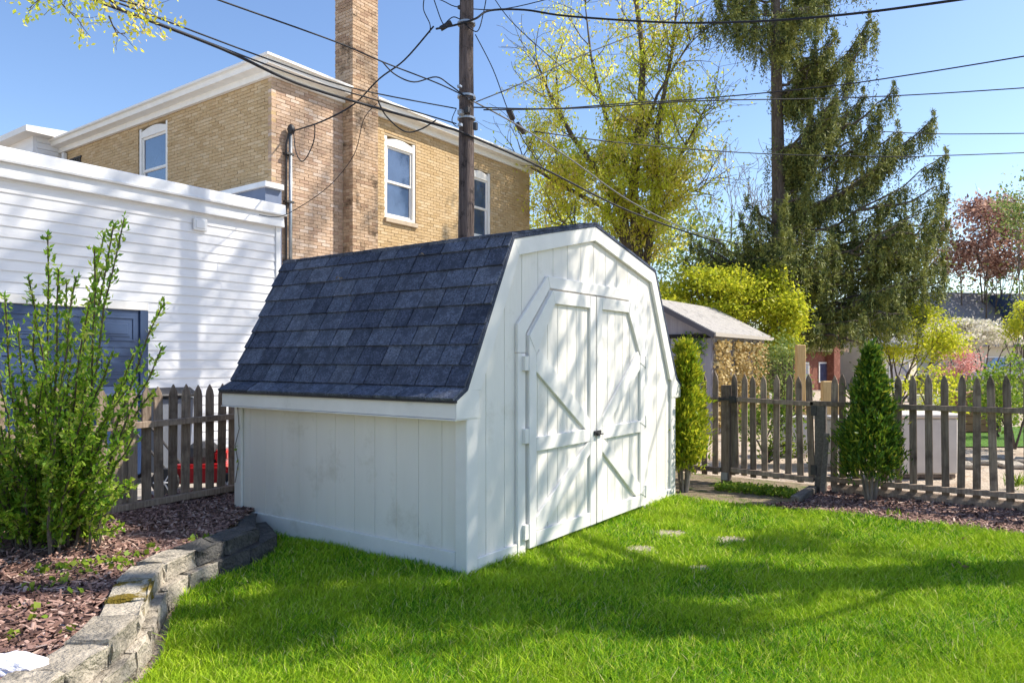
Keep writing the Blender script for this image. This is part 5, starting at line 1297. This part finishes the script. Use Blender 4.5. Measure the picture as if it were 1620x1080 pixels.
# ================================================================== BEHIND THE LEFT FENCE: BINS AND MOWER
def cart(px, dep, label, body, lid, h=1.0, w_=.52):
    c = gbase(px, dep); root = thing('trash_cart', label, 'bin', tuple(c)); R_ = Matrix.Translation((c[0], c[1], 0)) @ Matrix.Rotation(-math.radians(8), 4, 'Z')
    mb = MB(); a, b = w_/2 * .82, w_/2
    mb.add([(-a, -a, .08), (a, -a, .08), (a, a, .08), (-a, a, .08), (-b, -b, h), (b, -b, h), (b, b, h), (-b, b, h)], [(0,3,2,1),(4,5,6,7),(0,1,5,4),(1,2,6,5),(2,3,7,6),(3,0,4,7)])
    link('body', mb.mesh('body', body, .02), root, mtx=R_)
    link('lid', MB().prism([(-b - .05, h + .01), (-b - .05, h + .04), (-.05, h + .11), (b + .05, h + .09), (b + .05, h + .01)], -b - .03, b + .03, 'x').mesh('lid', lid, .012), root, mtx=R_)
    link('handle', MB().tube([(-b*.8, b + .02, h - .04), (-b*.8, b + .09, h - .02), (b*.8, b + .09, h - .02), (b*.8, b + .02, h - .04)], .018, 6).mesh('handle', lid), root, mtx=R_)
    for s_ in (-1, 1): link('wheel', MB().lathe([(.02, -.03), (.11, -.03), (.12, 0), (.11, .03), (.02, .03)], (s_ * (b + .01), b * .8, .12), 14, 'x').mesh('wheel', BLACKP), root, mtx=R_)
cart(263, 8.3, 'grey wheeled trash cart with raised black lid behind the left fence', GREYBIN, BLACKP, .93, .46)
cart(182, 8.0, 'blue wheeled recycling cart hidden behind the leafy shrub', M('blue_bin', (.03, .06, .15), rough=.5), M('blue_lid', (.02, .04, .10), rough=.5), .95, .5)
MC = gbase(325, 7.55); mower = thing('lawn_mower', 'red lawn mower with black engine parked behind the left fence', 'lawn mower', tuple(MC))
RM = Matrix.Translation((MC[0], MC[1], 0)) @ Matrix.Rotation(math.radians(-48), 4, 'Z')
mb = MB().prism([(-.34, .10), (-.36, .20), (-.26, .29), (.22, .29), (.33, .24), (.35, .10)], -.25, .25, 'y'); link('deck', mb.mesh('deck', RED, .03, seg=2), mower, mtx=RM)
link('engine', MB().lathe([(.16, .29), (.17, .36), (.15, .45), (.10, .49), (.05, .50)], (-.02, 0, 0), 14).mesh('engine', BLACKP), mower, mtx=RM)
link('fuel_tank', MB().box((.10, -.12, .30), (.24, .12, .42)).mesh('fuel_tank', RED, .03, seg=2), mower, mtx=RM)
link('handle', MB().tube([(-.3, -.22, .22), (-.75, -.22, .80), (-.80, 0, .86), (-.75, .22, .80), (-.3, .22, .22)], .013, 8).mesh('handle', IRON), mower, mtx=RM)
for x0, rr_ in ((-.30, .13), (.30, .10)):
    for s_ in (-.29, .29):
        wh = link('wheel', MB().lathe([(.05, -.028), (rr_, -.028), (rr_ + .008, 0), (rr_, .028), (.05, .028)], (x0, s_, rr_ + .008), 18, 'y').mesh('wheel', BLACKP), mower, mtx=RM)
        hub = MB()
        for k in range(6):
            w_ = k * math.pi / 3; hub.tube([(x0, s_ * 1.10, rr_), (x0 + math.cos(w_) * rr_ * .82, s_ * 1.10, rr_ + math.sin(w_) * rr_ * .82)], .008, 4)
        link('hub', hub.mesh('hub', FLASH), wh, mtx=RM)

# ================================================================== SMALL THINGS
# crumpled plastic bag lying in the bed corner
rg = np.random.default_rng(8); bc = G(18, 1058, .19)
bm = bmesh.new(); bmesh.ops.create_icosphere(bm, subdivisions=4, radius=1)
for v_ in bm.verts:
    co = np.array(v_.co); k = math.sin(co[0] * 7 + co[1] * 3) * .5 + math.sin(co[1] * 9 - co[2] * 6 + 2) * .4 + math.sin(co[0] * 15 + co[2] * 12) * .3 + rg.normal() * .12
    s_ = 1 + .12 * k; q = right(co[0] * .13 * s_, max(-.02, co[2] * .045 * s_ + .012), co[1] * .075 * s_)
    v_.co = Vector(q)
me = bpy.data.meshes.new('plastic_bag'); bm.to_mesh(me); bm.free(); me.materials.append(BAG)
bag = link('plastic_bag', me, None, tuple(bc)); setp(bag, 'crumpled white plastic bag with red print lying on the mulch beside edging stones', 'bag')
pr = MB().box(bc + right(-.13, .040, -.055), bc + right(-.13, .040, -.055) + np.array([.001, .001, .001]))
pr = MB(); cpt = bc + right(-.085, .036, -.052)
pr.add([cpt + right(-.02, -.006, 0), cpt + right(.004, -.012, -.003), cpt + right(.010, .012, .004), cpt + right(-.012, .016, .006), cpt + right(-.005, .004, -.012)], [(0, 1, 4), (1, 2, 4), (2, 3, 4), (3, 0, 4), (0, 3, 2, 1)])
link('red_print', pr.mesh('red_print', RED), bag, (0, 0, 0))
# fallen dark leaf on the lawn
c = G(1436, 938); v, q = leaves(np.tile(c + np.array([0, 0, .03]), (4, 1)) + rg.normal(size=(4, 3)) * .015, rg.normal(size=(4, 3)), .05, .035, rg)
setp(link('fallen_leaf', bigmesh('fallen_leaf', v, q, PLUM)), 'dark curled fallen leaf lying in the shaded grass', 'leaf')
for px, py in ((1523, 905), (1528, 858)):
    c = G(px, py); v, q = leaves(np.tile(c + np.array([0, 0, .03]), (6, 1)) + rg.normal(size=(6, 3)) * .02, rg.normal(size=(6, 3)), .05, .03, rg)
    setp(link('dry_leaf', bigmesh('dry_leaf', v, q, DRYL)), 'curled tan dry leaf caught in the sunny lawn', 'leaf', 'dry leaves on the lawn')

for yy, t in ((1.55, .80), (1.35, .62), (.72, .93)):
    c = np.array([KX * t + FX * (1 - t) - .03, yy, KZ * t + FZ * (1 - t) + .02]); v, q = leaves(np.tile(c, (3, 1)) + rg.normal(size=(3, 3)) * .012, rg.normal(size=(3, 3)), .035, .012, rg)
    setp(link('dry_leaf', bigmesh('dry_leaf', v, q, DRYL)), 'tiny tan dry leaf stuck on the dark shed shingles', 'leaf', 'dry leaves on the shed roof')
